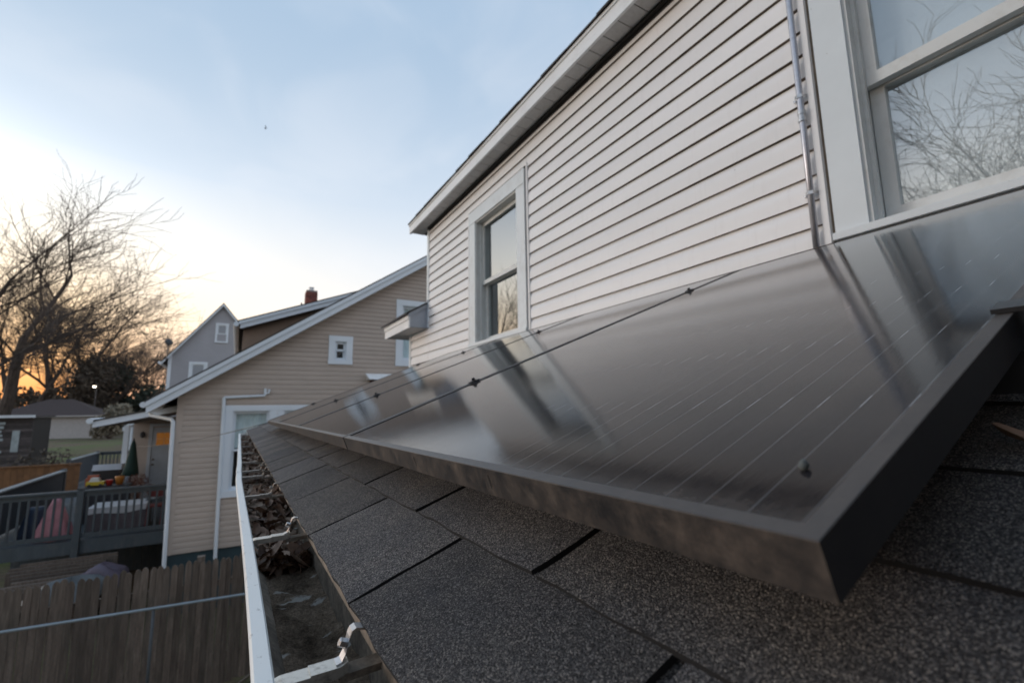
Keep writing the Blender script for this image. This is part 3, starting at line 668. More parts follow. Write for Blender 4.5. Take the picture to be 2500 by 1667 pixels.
# pale crumb on the first panel, dead leaf under its edge
m = MB(); r = random.Random(3); vs = []
for i in range(5):
    for j in range(8):
        a = 2 * math.pi * j / 8; t = i / 4; rr = (0.0028 * math.sin(math.pi * (0.15 + .8 * t)) + .0003) * r.uniform(.75, 1.25); vs.append((rr * math.cos(a) + .0014 * t, rr * math.sin(a) * .8, .0055 * t))
m.add(vs, [(i * 8 + j, i * 8 + (j + 1) % 8, (i + 1) * 8 + (j + 1) % 8, (i + 1) * 8 + j) for i in range(4) for j in range(8)] + [tuple(range(7, -1, -1)), tuple(range(32, 40))])
o = m.build('crumb', simple('pale_lichen', (0.10, 0.112, 0.11), 0.9), None, True, label='small pale grey crumb of lichen lying on the first panel corner', category='crumb')
o.location = RP(S0 + .061, YN + .034, PH - .0018); o.rotation_euler = (0, -PT, 0.5)

# ================================================================== gutter
gut = thing('gutter', 'white aluminium roof gutter with silt and dead leaves along the shingle eave', 'gutter', (0.08, 2.5, -0.30))
GY0, GY1, GJ = -0.9, 6.02, 2.06
BX = 0.1405
def gshift(y):
    if y <= GJ: return 0.004 - 0.014 * sstep(0.5, GJ, y) * 1.0
    return -0.0075 + 0.021 * (y - GJ) / (GY1 - GJ)
def gplace(p, q, t): return (p + gshift(t) * max(0, min(1, (BX - p) / 0.115)), t, q)
outer = [(BX, -.302), (.066, -.302), (.058, -.283), (.044, -.268), (.033, -.252), (.0285, -.236), (.0205, -.231), (.0195, -.218), (.0215, -.2150), (.0345, -.2146), (.0365, -.2165), (.0365, -.2235), (.0325, -.2238)]
inner = [(.0325, -.2239), (.0300, -.2300), (.0305, -.2370), (.0350, -.2520), (.0458, -.2675), (.0595, -.2820), (.0672, -.3008), (BX - .0008, -.3008), (BX - .0008, -.2040)]
def stations(a, b, n): return [a + (b - a) * i / n for i in range(n + 1)]
for a, b, e in ((GY0, GJ + .012, 0), (GJ, GY1, 1)):
    sc = lambda pts: [(p + (0.0009 if e else 0), q + (.0012 if e else 0)) for p, q in pts]
    m = MB(); ts = stations(a, b, 14)
    m.strip(sc(outer), ts, gplace, 0); m.strip(sc(inner), ts, gplace, 1)
    part('trough', m, ['gutter', 'gutter_in'], gut)
part('end_cap', MB().prism([(BX, -.302), (.066, -.302), (.044, -.268), (.0285, -.236), (.0195, -.2150), (BX, -.205)], GY1 - .001, GY1 + .001, gplace), 'gutter', gut)
part('drip_strip', MB().add([(.1475, RY0, -.2035), (.1475, RY1 - .1, -.2035), (.127, RY1 - .1, -.2065), (.127, RY0, -.2065), (.124, RY0, -.224), (.124, RY1 - .1, -.224)], [(0, 1, 2, 3), (3, 2, 5, 4)]), simple('stained_metal', (0.24, 0.19, 0.145), 0.6, var=0.35, scale=14, dirt=(0.05, 0.04, 0.03), dirt_amt=0.8), gut)
def hanger(y, tilt=0.0, scale=1.0):
    g = gshift(y)
    def ribbon(prof, th, mi, hw=0.0095):
        m = MB(); n = len(prof); vs = []
        for s in (-hw, hw):
            for (x, z) in prof: vs.append((x, y + s + tilt * x, z))
            for (x, z) in prof: vs.append((x, y + s + tilt * x, z - th))
        fs = []
        for i in range(n - 1):
            fs += [(i, i + 1, 2 * n + i + 1, 2 * n + i), (n + i, 3 * n + i, 3 * n + i + 1, n + i + 1), (i, n + i, n + i + 1, i + 1), (2 * n + i, 2 * n + i + 1, 3 * n + i + 1, 3 * n + i)]
        fs += [(0, 2 * n, 3 * n, n), (n - 1, 2 * n - 1, 4 * n - 1, 3 * n - 1)]
        return m.add(vs, fs)
    zc_ = 'yellow_zinc' if y < 1.0 else 'old_zinc'; st_ = 'steel' if y < 1.0 else 'old_zinc'
    h = part('hanger', ribbon([(.034 + g, -.2165), (.040 + g, -.2150), (.0660, -.2150)], .0075, 0), zc_, gut)
    part('sleeve', ribbon([(.0655, -.2138), (.0890, -.2138), (.0955, -.2110)], .0085, 0), zc_, h)
    part('riser', ribbon([(.0860, -.2128), (.0905, -.2115), (.0935, -.2060), (.0965, -.1935), (.0985, -.1890), (.1020, -.1872), (.1135, -.1893)], .0020, 0, .0062), st_, h)
    part('lower_strap', ribbon([(.0890, -.2210), (.1385, -.2190)], .0060, 0), 'gutter_in', h)
    m = MB(); c = Vector((.0945, y + tilt * .0945, -.2000)); ax = Vector((-0.85, 0, .35)).normalized()
    u = ax.cross(Vector((0, 1, 0))).normalized(); v = Vector((0, 1, 0))
    ring = lambda r, d, n=6: [tuple(c + ax * d + (u * math.cos(2 * math.pi * k / n) + v * math.sin(2 * math.pi * k / n)) * r) for k in range(n)]
    m.add(ring(.0040, 0) + ring(.0040, .0055) + ring(.0030, .0062), [(k, (k + 1) % 6, 6 + (k + 1) % 6, 6 + k) for k in range(6)] + [(6 + k, 6 + (k + 1) % 6, 12 + (k + 1) % 6, 12 + k) for k in range(6)] + [tuple(range(12, 18))])
    part('bolt', m, st_, h)
for y, t in ((0.452, .05), (0.958, 0.08), (1.455, .02), (1.90, -.03), (2.08, 0.1), (2.46, 0), (3.02, .05), (3.65, 0), (4.3, 0), (4.95, 0), (5.6, 0)): hanger(y, t)
# silt on the gutter floor
def silt():
    m = MB(); nx, ny = 14, 360; r = random.Random(5); vs = []
    for j in range(ny + 1):
        y = -0.6 + 6.55 * (j / ny) ** 1.5
        rise = 0.010 + 0.022 * sstep(0.85, 1.5, y)
        for i in range(nx + 1):
            t = i / nx; x = 0.0655 + (BX - .0012 - 0.0655) * t; q = -.3000 + rise
            x = x - (0.030 * rise / .03) * (1 - t)
            z = q + 0.004 * math.sin(y * 37 + t * 5) * math.sin(y * 17 + 2 + t * 9) + 0.002 * math.sin(y * 120 + t * 11) + 0.006 * (2 * t - 1) ** 2 + r.uniform(-.0016, .0016)
            vs.append(gplace(x, max(z, -.2995), y))
    m.add(vs, [(j * (nx + 1) + i, j * (nx + 1) + i + 1, (j + 1) * (nx + 1) + i + 1, (j + 1) * (nx + 1) + i) for j in range(ny) for i in range(nx)])
    m.build('gutter_silt', 'silt', None, True, kind='stuff', label='dark grainy silt lying along the gutter floor', category='silt')
silt()
def leaf_geo(r, L):
    """curled oval leaf, 3 x 4 quads, local coords"""
    vs = []; W0 = L * r.uniform(.35, .6); cu = r.uniform(-1.2, 1.6); tw = r.uniform(-.7, .7)
    for i in range(5):
        t = i / 4; wv = W0 * math.sin(math.pi * (0.10 + 0.82 * t)) ** .8
        for j in (-1, -.33, .33, 1):
            x = (t - .5) * L; yv = j * wv * .5; z = cu * yv * yv / W0 * 1.2 + .5 * cu * x * x / L + tw * x * yv / L
            vs.append((x, yv, z + r.uniform(-.0006, .0006)))
    return vs, [(i * 4 + j, i * 4 + j + 1, (i + 1) * 4 + j + 1, (i + 1) * 4 + j) for i in range(4) for j in range(3)]
def tone(me, vals):
    ca = me.color_attributes.new('tone', 'FLOAT_COLOR', 'POINT')
    for i, v in enumerate(vals): ca.data[i].color = (v, v, v, 1)
def leaves():
    r = random.Random(21); m = MB(); tn = []
    def pose(vs, c, e):
        from mathutils import Euler
        q = Euler(e).to_matrix(); return [tuple(q @ Vector(v) + c) for v in vs]
    def spot(y):
        x = r.uniform(.052, .130); top = -.272 + .020 * sstep(1.0, 1.5, y) + .012 * math.sin(y * 9)
        return Vector(gplace(x, top + r.uniform(-.012, .010), y))
    for i in range(1100):
        y = 0.98 + 4.95 * r.random() ** 1.7
        vs, fs = leaf_geo(r, r.uniform(.016, .042)); v = pose(vs, spot(y), (r.uniform(-.9, .9), r.uniform(-.9, .9), r.uniform(0, 6.28)))
        m.add(v, fs); tn += [r.random()] * len(v)
    for i in range(350):            # twigs and stalks
        y = 0.98 + 4.9 * r.random() ** 1.5; c = spot(y); d = Vector((r.uniform(-1, 1), r.uniform(-1, 1), r.uniform(-.3, .3))).normalized() * r.uniform(.012, .035)
        n0 = len(m.v); m.tube([c - d, c, c + d], [.0011, .001, .0006], 3); tn += [r.random() * .3] * (len(m.v) - n0)
    me = m.mesh('leaf_litter', 'leaf'); tone(me, tn)
    link('leaf_litter', me, None, True, kind='stuff', label='brown leaf litter and twigs packed in the far gutter', category='leaf litter')
    for i in range(46):
        y = 0.97 + 0.85 * r.random() ** 1.3; vs, fs = leaf_geo(r, r.uniform(.026, .050)); k = MB().add(vs, fs); me = k.mesh('dead_leaf', 'leaf'); tone(me, [r.random()] * len(vs))
        o = link('dead_leaf', me, None, True, label='curled brown dead leaf lying on the gutter litter', category='leaf', group='dead leaves in the gutter')
        c = spot(y); o.location = c + Vector((0, 0, .006)); o.rotation_euler = (r.uniform(-.8, .8), r.uniform(-.8, .8), r.uniform(0, 6.28))
    vs, fs = leaf_geo(r, .034); me = MB().add(vs, fs).mesh('dead_leaf', 'leaf'); tone(me, [.55] * len(vs))
    o = link('dead_leaf', me, None, True, label='single brown leaf on the shingles under the panel edge', category='leaf'); o.location = RP(.418, .116, .010); o.rotation_euler = (.2, -PT, .9)
leaves()

# ================================================================== tan neighbour house
TY0 = 11.0
mapT = lambda u, v, d: (u, TY0 - d, v)
tan = thing('neighbour_house', 'tan lap-sided house with white rake boards and a brick chimney', 'house', (4.0, 14.0, GZ))
rk_top = lambda x: 0.247 + 0.673 * (x + 1.431)
rk_bot = lambda x: rk_top(x) - 0.222
RIDGE = 5.6
def gable_ends(z):
    a = (z - 0.247 + 0.222) / 0.673 - 1.431 - 0.15
    return max(-0.885, a), min(11.9, 2 * RIDGE - a)
t_holes = [(1.70, 2.20, 1.075, 1.71), (-0.19, 1.66, -1.60, 0.165), (3.215, 4.07, 1.08, 2.70)]
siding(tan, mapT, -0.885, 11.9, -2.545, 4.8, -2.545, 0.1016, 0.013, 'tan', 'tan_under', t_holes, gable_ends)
# wall body (stepped under the gable)
m = MB(); h = t_holes
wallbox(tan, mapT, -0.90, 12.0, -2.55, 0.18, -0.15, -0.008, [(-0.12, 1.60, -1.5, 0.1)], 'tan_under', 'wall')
m.prism([(-0.95, .18), (1.70, .18), (1.70, 2.0), (0.9, 1.6)], -.12, -.008, lambda p, q, t: mapT(p, q, t))
m.prism([(1.70, .18), (2.20, .18), (2.20, 1.10), (1.70, 1.10)], -.12, -.008, lambda p, q, t: mapT(p, q, t))
m.prism([(1.70, 1.69), (2.20, 1.69), (2.20, 2.35), (1.70, 2.0)], -.12, -.008, lambda p, q, t: mapT(p, q, t))
m.prism([(2.20, .18), (3.22, .18), (3.22, 3.0), (2.20, 2.35)], -.12, -.008, lambda p, q, t: mapT(p, q, t))
m.prism([(3.22, .18), (12.0, .18), (12.0, .3), (5.6, 4.6), (4.06, 3.6), (4.06, 1.1), (3.22, 1.1)], -.12, -.008, lambda p, q, t: mapT(p, q, t))
m.prism([(3.22, 2.68), (4.06, 2.68), (4.06, 3.6), (3.22, 3.0)], -.12, -.008, lambda p, q, t: mapT(p, q, t))
part('gable_wall', m, 'tan_under', tan)
part('side_wall', MB().box(-0.985, -0.90, TY0 + .16, 21.5, -2.55, 0.45), 'tan', tan)
part('foundation', MB().box(-0.93, 12.0, TY0 + .02, 21.5, GZ - .2, -2.55), 'greenish', tan)
part('corner_board', MB(mapT).box(-0.99, -0.885, -2.55, 0.36, -0.16, 0.018), 'tan', tan)
def slope_board(x0, x1, top, hgt, y0, y1, ft=rk_top):
    return MB().prism([(x0, ft(x0) + top), (x1, ft(x1) + top), (x1, ft(x1) + top - hgt), (x0, ft(x0) + top - hgt)], y0, y1, lambda p, q, t: (p, t, q))
YR = TY0 - 0.30
part('rake_board', slope_board(-1.431, RIDGE, 0.0, 0.088, YR - .03, YR + .02), 'white_blue', tan)
part('rake_board', slope_board(-1.425, RIDGE, -0.0885, 0.134, YR, YR + .03), 'white_blue', tan)
part('rake_soffit', slope_board(-1.425, RIDGE, -0.19, 0.02, YR + .031, TY0 - .016), simple('tan_soffit', (0.34, 0.30, 0.27), 0.7), tan)
part('roof', MB().prism([(-1.45, rk_top(-1.45) + .002), (RIDGE, rk_top(RIDGE) + .002), (2 * RIDGE + 1.45, rk_top(-1.45) + .002), (2 * RIDGE + 1.45, rk_top(-1.45) + .03), (RIDGE, rk_top(RIDGE) + .03), (-1.45, rk_top(-1.45) + .03)], YR - .035, 21.8, lambda p, q, t: (p, t, q)), 'roofdark', tan)
part('eave_gutter', MB().tube([(-1.47, YR, .19), (-1.47, 21.7, .19)], .055, 8), 'white_blue', tan)
# windows
window(tan, mapT, 1.693, 2.208, 1.068, 1.715, cw=0.135, head=0.125, sill=0.10, meet=1.395, sw=0.042, trim='white_blue', sash='white_blue', glass='glass_far', reveal=.03, out=.03)
window(tan, mapT, -0.20, 0.735, -1.612, 0.172, cw=0.140, head=0.115, sill=0.13, meet=-0.716, sw=0.042, trim='white_blue', sash='white_blue', glass='glass_far', reveal=.03, out=.03, curtain=(-0.68, 0.06, simple('pale_curtain', (0.74, 0.78, 0.78), 0.8)))
window(tan, mapT, 0.739, 1.67, -1.612, 0.1719, cw=0.120, head=0.115, sill=0.13, meet=-0.716, sw=0.042, trim='white_blue', sash='white_blue', glass='glass_far', reveal=.03, out=.03, curtain=(-0.68, 0.06, simple('pale_curtain', (0.74, 0.78, 0.78), 0.8)))
window(tan, mapT, 3.208, 4.08, 1.075, 2.708, cw=0.155, head=0.14, sill=0.16, meet=1.93, sw=0.042, trim='white_blue', sash='white_blue', glass='glass_far', reveal=.03, out=.03, curtain=(1.25, 2.52, simple('pale_curtain', (0.74, 0.78, 0.78), 0.8)))
# small hood over the side entrance
m = MB(mapT); m.add([(2.50, .870, .0), (3.30, .870, .0), (3.30, .870, .10), (2.50, .870, .10), (2.55, .728, .0), (3.25, .728, .0), (3.25, .728, .30), (2.55, .728, .30)], [(0, 1, 2, 3), (3, 2, 6, 7), (7, 6, 5, 4), (0, 3, 7, 4), (1, 5, 6, 2)])
part('door_hood', m, 'fascia', tan)
part('side_door', MB(mapT).box(2.62, 3.2, -2.3, .72, .0, .03), simple('red_brown_door', (0.12, 0.045, 0.035), 0.6), tan)
# white pipe along the wall
pp = [(-0.19, TY0 - .05, -2.72), (-0.235, TY0 - .05, 0.30), (-0.235, TY0 - .05, 0.325), (0.47, TY0 - .05, 0.365), (0.487, TY0 - .05, 0.38), (0.485, TY0 - .05, 0.51)]
part('wall_pipe', MB().tube(pp[:3], .032, 8).tube(pp[2:5], .026, 8).tube(pp[4:], .026, 8).tube([(0.485, TY0 - .05, .41), (.55, TY0 - .06, .42), (.556, TY0 - .06, .50)], .022, 8), 'white_blue', tan)
# dormer
DY = 13.0
d_top = lambda x: 2.235 + 0.381 * (x + 0.09)
part('dormer_wall', MB().prism([(0.06, 0.95), (0.06, d_top(.06) - .19), (3.4, d_top(3.4) - .19), (3.4, 3.0)], DY + .28, DY + .40, lambda p, q, t: (p, t, q)), 'brown_wall', tan)
part('dormer_front', MB().box(0.02, 0.06, DY + .28, 20.5, 0.9, 2.08), 'brown_wall', tan)
part('dormer_rake', slope_board(-0.09, 3.3, 0.0, 0.075, DY - .03, DY + .02, d_top), 'white_blue', tan)
part('dormer_rake', slope_board(-0.05, 3.3, -0.0755, 0.115, DY, DY + .03, d_top), 'white_blue', tan)
part('dormer_soffit', slope_board(-0.05, 3.3, -0.15, 0.02, DY + .03, DY + .279, d_top), 'brown_wall', tan)
part('dormer_roof', slope_board(-0.12, 4.2, 0.028, 0.026, DY - .035, 20.6, d_top), 'roofdark', tan)
part('dormer_gutter', MB().tube([(-0.14, DY - .02, 2.165), (-0.14, 20.5, 2.165)], .06, 8), 'white_blue', tan)
# chimney: brick by brick round a mortar core
CX0, CX1, CY0, CY1, CZ0, CZ1 = 1.735, 2.085, 16.2, 16.62, 2.6, 4.00
ch = part('chimney', MB().box(CX0 + .012, CX1 - .012, CY0 + .012, CY1 - .012, CZ0, CZ1 - .004), 'mortar', tan)
bl, bh = 0.168, 0.064
def brick(x0, x1, y0, y1, z): part('brick', MB().box(x0, x1, y0, y1, z, z + bh - .010), 'brick', ch)
nz_ = int((CZ1 - CZ0) / bh)
for k in range(nz_):
    z = CZ0 + k * bh
    if z < 3.15: continue
    o = (bl + .008) / 2 if k % 2 else 0.0
    x = CX0 - o
    while x < CX1 - .01:
        a, b = max(x, CX0), min(x + bl, CX1)
        if b - a > .02: brick(a, b, CY0, CY0 + .09, z)
        x += bl + .008
    y = CY0 + .095
    while y < CY1 - .02:
        brick(CX0, CX0 + .09, y, min(y + bl, CY1), z); y += bl + .008
fl = part('flue', MB().lathe([(.072, 0), (.072, .10), (.088, .12), (.088, .135), (.060, .14)], (CX0 + .175, CY0 + .2, CZ1 - .004), 14), 'fascia', ch)
part('vent_pipe', MB().tube([(1.615, 16.3, 3.1), (1.615, 16.3, 3.56)], .022, 8), simple('rusty_pipe', (0.16, 0.11, 0.09), 0.7), tan)
# porch on the left side
PY0, PY1 = 13.0, 17.5
p_top = lambda x: 0.093 + 0.2215 * (x + 1.67)
part('porch_roof', slope_board(-2.62, -0.99, 0.03, 0.028, PY0 - .02, PY1 + .3, p_top), 'roofdark', tan)
part('porch_fascia', slope_board(-2.60, -1.0, 0.0, 0.128, PY0, PY0 + .03, p_top), 'white_blue', tan)
part('porch_ceiling', slope_board(-2.58, -1.0, -0.10, 0.02, PY0 + .031, PY1, p_top), simple('dark_ceiling', (0.10, 0.085, 0.075), 0.8), tan)
part('porch_gutter', MB().tube([(-2.64, PY0 - .06, -.10), (-2.64, PY1 + .3, -.10)], .06, 8), 'white_blue', tan)
part('porch_wall', MB().box(-2.57, -0.99, PY1, PY1 + .12, -2.42, -0.05), 'tan', tan)
part('far_side_wall', MB().box(-2.57, -2.50, PY1 + .12, 21.5, -2.42, -.05), 'tan', tan)
part('porch_post', MB().box(-2.70, -2.58, 16.95, 17.07, -2.4, -.27), 'white_blue', tan)
part('downspout', MB().tube([(-1.46, 11.55, .09), (-1.44, 11.5, .0), (-1.06, 11.05, -.085), (-1.03, 10.96, -.13), (-0.975, 10.95, -2.75)], .036, 8), 'white_blue', tan)
part('downspout_gutter', MB().box(-1.50, -1.10, 11.40, 11.52, .05, .13), 'white_blue', tan)
# door
door = part('door', MB().box(-2.10, -1.19, PY1 - .05, PY1 - .012, -2.40, -0.365), simple('pale_door', (0.42, 0.47, 0.52), 0.5), tan)
part('door_frame', MB().box(-2.19, -2.105, PY1 - .07, PY1 - .001, -2.40, -0.33).box(-1.185, -1.10, PY1 - .07, PY1 - .001, -2.40, -0.33).box(-2.19, -1.10, PY1 - .0699, PY1 - .0011, -.33, -.25), simple('frame_white', (0.50, 0.54, 0.58), 0.5), door)
k = NT('lit_amber_glass'); M['amber'] = k.set(col=(0.30, 0.12, 0.02), rough=0.3, emit=(1.0, 0.36, 0.04), estr=0.06)
for i in range(2):
    for j in range(2):
        x = -2.005 + i * .19; z = -.880 + j * .185
        part('pane', MB().box(x, x + .18, PY1 - .056, PY1 - .0505, z, z + .175), 'amber', door)
for z in (-1.29, -1.43): part('door_knob', MB().lathe([(.008, 0), (.03, .01), (.034, .03), (.02, .05)], (-2.04, PY1 - .10, z - .02), 10), simple('bronze', (0.10, 0.07, 0.05), 0.4), door)
part('porch_lamp', MB().lathe([(.02, -.10), (.055, -.08), (.065, .03), (.03, .07), (.012, .09)], (-2.33, PY1 - .10, -.55), 8), 'clamp', tan)

# ================================================================== deck with railing
deck = thing('deck', 'blue-grey wooden deck with baluster railing beside the tan house', 'deck', (-2.6, 15.0, GZ))
FZ = -2.405
y = 12.66
while y < 17.49:
    part('deck_board', MB().box(-4.02, -1.0, y, min(y + .136, 17.49), FZ - .03, FZ), 'deck', deck); y += .142
y = 17.5
while y < 25.3:
    part('deck_board', MB().box(-4.82, -2.6, y, y + .136, FZ - .03, FZ), 'deck', deck); y += .142
part('rim_beam', MB().box(-4.05, -1.0, 12.60, 12.655, -2.655, -2.41), 'deck', deck)
part('rim_beam', MB().box(-4.07, -4.022, 12.60, 17.5, -2.655, -2.41), 'deck', deck)
part('rim_beam', MB().box(-4.87, -4.822, 17.5, 25.4, -2.655, -2.41), 'deck', deck)
def rail_run(a, b, fixed, along, z=-1.45, balusters=True, panel=False, spacing=0.1225, light=False):
    B = (lambda u0, u1, d0, d1, z0, z1: MB().box(u0, u1, fixed + d0, fixed + d1, z0, z1)) if along == 'x' else (lambda u0, u1, d0, d1, z0, z1: MB().box(fixed + d0, fixed + d1, u0, u1, z0, z1))
    part('rail_cap', B(a, b, -.07, .07, z - .035, z), 'deck_top' if light else 'deck', deck)
    part('top_rail', B(a, b, -.02, .02, z - .125, z - .0355), 'deck', deck)
    part('bottom_rail', B(a, b, -.02, .02, FZ + .05, FZ + .13), 'deck', deck)
    if balusters:
        u = a + .06
        while u < b - .03: part('baluster', B(u, u + .034, -.017, .017, FZ + .1305, z - .1255), 'deck', deck); u += spacing
    if panel: part('screen_panel', B(a + .02, b - .02, .021, .035, FZ + .06, z - .05), simple('dark_screen', (0.028, 0.038, 0.050), 0.8), deck)
rail_run(-4.0, -1.02, 12.60, 'x')
rail_run(12.68, 17.6, -4.0, 'y', balusters=False, panel=True, light=True)
rail_run(21.5, 25.35, -4.8, 'y', balusters=False, panel=True, light=True)
rail_run(-4.72, -2.6, 25.4, 'x')
for (x, y, z1) in ((-2.565, 12.60, -1.43), (-4.0, 12.60, -1.43), (-1.06, 12.60, -1.43), (-4.0, 17.6, -1.40), (-4.8, 21.5, -1.40), (-4.8, 25.4, -1.40)):
    part('post', MB().box(x - .052, x + .052, y - .075, y + .035, GZ - .1, z1 - .02), 'deck', deck)

for x in [-4.0 + .15 * i for i in range(20)]:  # boards added to keep the space under the deck dark
    part('shade_board', MB().box(x, x + .145, 14.6, 14.62, GZ - .05, -2.44), 'deck', deck)
# things on the deck
def lab(o, l, c, g=None):
    o['label'] = l; o['category'] = c
    if g: o['group'] = g
    return o
def drape(name, x, y, z0, z1, r0, r1, n, folds, mat, label, cat, squash=1.0, top=(0, 0), seed=1):
    r = random.Random(seed); m = MB(); L = 9; vs = []
    for i in range(L):
        t = i / (L - 1); rad = r0 + (r1 - r0) * t ** 1.25
        for k in range(n):
            a = 2 * math.pi * k / n; f = 1 + (.16 * (1 - t * .6)) * math.sin(folds * a + i * .25) + r.uniform(-.03, .03)
            vs.append((x + top[0] * t + rad * f * math.cos(a), y + top[1] * t + rad * f * math.sin(a) * squash, z0 + (z1 - z0) * t))
    m.add(vs, [(i * n + k, i * n + (k + 1) % n, (i + 1) * n + (k + 1) % n, (i + 1) * n + k) for i in range(L - 1) for k in range(n)] + [tuple(range(n - 1, -1, -1)), tuple(range((L - 1) * n, L * n))])
    o = m.build(name, mat, None, True); return lab(o, label, cat)
drape('plastic_sack', -3.0, 12.98, FZ + .002, -1.60, .30, .045, 28, 7, simple('pink_plastic', (0.52, 0.235, 0.27), 0.45, var=.25), 'full pink plastic sack tied at the top behind the railing', 'sack', .7)
drape('plastic_sack', -3.36, 13.35, FZ + .002, -1.80, .26, .12, 20, 4, simple('navy_plastic', (0.018, 0.030, 0.055), 0.5), 'dark navy sack slumped behind the pink sack', 'sack', .8)
# covered table
tb = thing('patio_table', 'long patio table under a grey cloth with white border', 'table', (-2.05, 13.5, FZ))
m = MB(); nn = 40
def skirt(z_top, z_bot, flare):
    vs = []; 
    per = [(-2.56, 13.15), (-1.58, 13.15), (-1.58, 13.95), (-2.56, 13.95)]
    pts = []
    for (a, b) in zip(per, per[1:] + per[:1]):
        for i in range(nn // 4): t = i / (nn // 4); pts.append((a[0] + (b[0] - a[0]) * t, a[1] + (b[1] - a[1]) * t))
    for z, f in ((z_top, 0), (z_bot, flare)):
        for i, (px_, py_) in enumerate(pts):
            cx, cy = -2.07, 13.55; k = 1 + f * (.6 + .4 * math.sin(i * 1.9)); vs.append((cx + (px_ - cx) * k, cy + (py_ - cy) * k, z + (0 if z == z_top else .02 * math.sin(i * .8))))
    N = len(pts); return vs, [(i, (i + 1) % N, N + (i + 1) % N, N + i) for i in range(N)], N
vs, fs, N = skirt(-1.90, -2.03, .03); m.add(vs, fs + [tuple(range(N))]); part('cloth_border', m, simple('off_white_cloth', (0.50, 0.52, 0.55), 0.8), tb)
m = MB(); vs, fs, N = skirt(-1.93, -2.38, .025); m.add(vs, fs); part('cloth', m, simple('grey_cloth', (0.115, 0.10, 0.11), 0.85, var=.3), tb)
for sx in (-2.5, -1.64):
    for sy in (13.2, 13.9): part('leg', MB().box(sx - .02, sx + .02, sy - .02, sy + .02, FZ, -1.94), 'clamp', tb)
# red folding chair
rc = thing('folding_chair', 'dark red folding chair beside the covered table', 'chair', (-1.42, 13.1, FZ)); mr = simple('dark_red_paint', (0.13, 0.022, 0.020), 0.5)
part('seat', MB().box(-1.56, -1.28, 13.0, 13.35, -1.97, -1.94), mr, rc)
part('backrest', MB().box(-1.56, -1.28, 13.36, 13.39, -1.80, -1.56), mr, rc)
for x in (-1.55, -1.29):
    part('leg', MB().tube([(x, 12.95, FZ), (x, 13.38, -1.56)], .016, 6), mr, rc); part('leg', MB().tube([(x, 13.40, FZ), (x, 13.02, -1.95)], .016, 6), mr, rc)
for i, (x, y, wd, hh) in enumerate(((-1.50, 13.75, .17, .16), (-1.24, 13.78, .16, .18))):
    o = MB().lathe([(wd * .40, 0), (wd * .5, hh * .5), (wd * .46, hh), (wd * .2, hh * 1.12)], (x, y, FZ + .52), 12).build('storage_jar', simple('cool_white_plastic', (0.52, 0.58, 0.60), 0.5), None, True)
    lab(o, ('round white plastic tub on the low grey bench' if i == 0 else 'taller white plastic tub on the low grey bench, beside the wall'), 'tub', 'white tubs on the bench')
bn = thing('bench', 'low dark grey bench carrying two white tubs', 'bench', (-1.36, 13.78, FZ))
part('seat', MB().box(-1.66, -1.04, 13.6, 13.95, FZ + .47, FZ + .518), 'deck', bn)
for x in (-1.6, -1.12): part('leg', MB().box(x - .03, x + .03, 13.62, 13.92, FZ, FZ + .469), 'deck', bn)
# closed umbrella
um = thing('patio_umbrella', 'closed dark green patio umbrella on a pole', 'umbrella', (-2.32, 16.0, FZ))
m = MB(); n = 16; vs = []
for i, (r_, z) in enumerate(((.025, -.66), (.055, -.75), (.10, -1.05), (.15, -1.35), (.175, -1.55), (.12, -1.56))):
    for k in range(n): a = 2 * math.pi * k / n; f = 1 + .22 * math.sin(8 * a) * min(1, i / 2); vs.append((-2.32 + r_ * f * math.cos(a), 16.0 + r_ * f * math.sin(a), z))
m.add(vs, [(i * n + k, i * n + (k + 1) % n, (i + 1) * n + (k + 1) % n, (i + 1) * n + k) for i in range(5) for k in range(n)])
part('canopy', m, simple('dark_green_cloth', (0.012, 0.040, 0.034), 0.8), um, True)
part('pole', MB().tube([(-2.32, 16, FZ), (-2.32, 16, -.60)], .02, 8), 'clamp', um)
part('base', MB().lathe([(.24, 0), (.24, .05), (.06, .09)], (-2.32, 16, FZ), 14), 'clamp', um)
# grill
gr = thing('grill', 'black grill cabinet with pale grey lid and a cream side shelf', 'grill', (-2.95, 16.6, FZ))
part('cabinet', MB().box(-3.15, -2.62, 16.35, 16.85, FZ + .06, -1.42), simple('grill_black', (0.012, 0.012, 0.014), 0.4), gr)
part('lid', MB().prism([(16.34, -1.415), (16.86, -1.415), (16.80, -1.30), (16.45, -1.27)], -3.18, -2.58, lambda p, q, t: (t, p, q)), simple('grill_lid', (0.42, 0.43, 0.46), 0.4), gr)
part('side_shelf', MB().box(-2.575, -2.36, 16.4, 16.8, -1.56, -1.52), simple('cream_plastic', (0.44, 0.42, 0.28), 0.5), gr)
for x in (-3.08, -2.69): part('wheel', MB().tube([(x - .02, 16.4, FZ + .06), (x + .02, 16.4, FZ + .06)], .06, 10), 'clamp', gr)
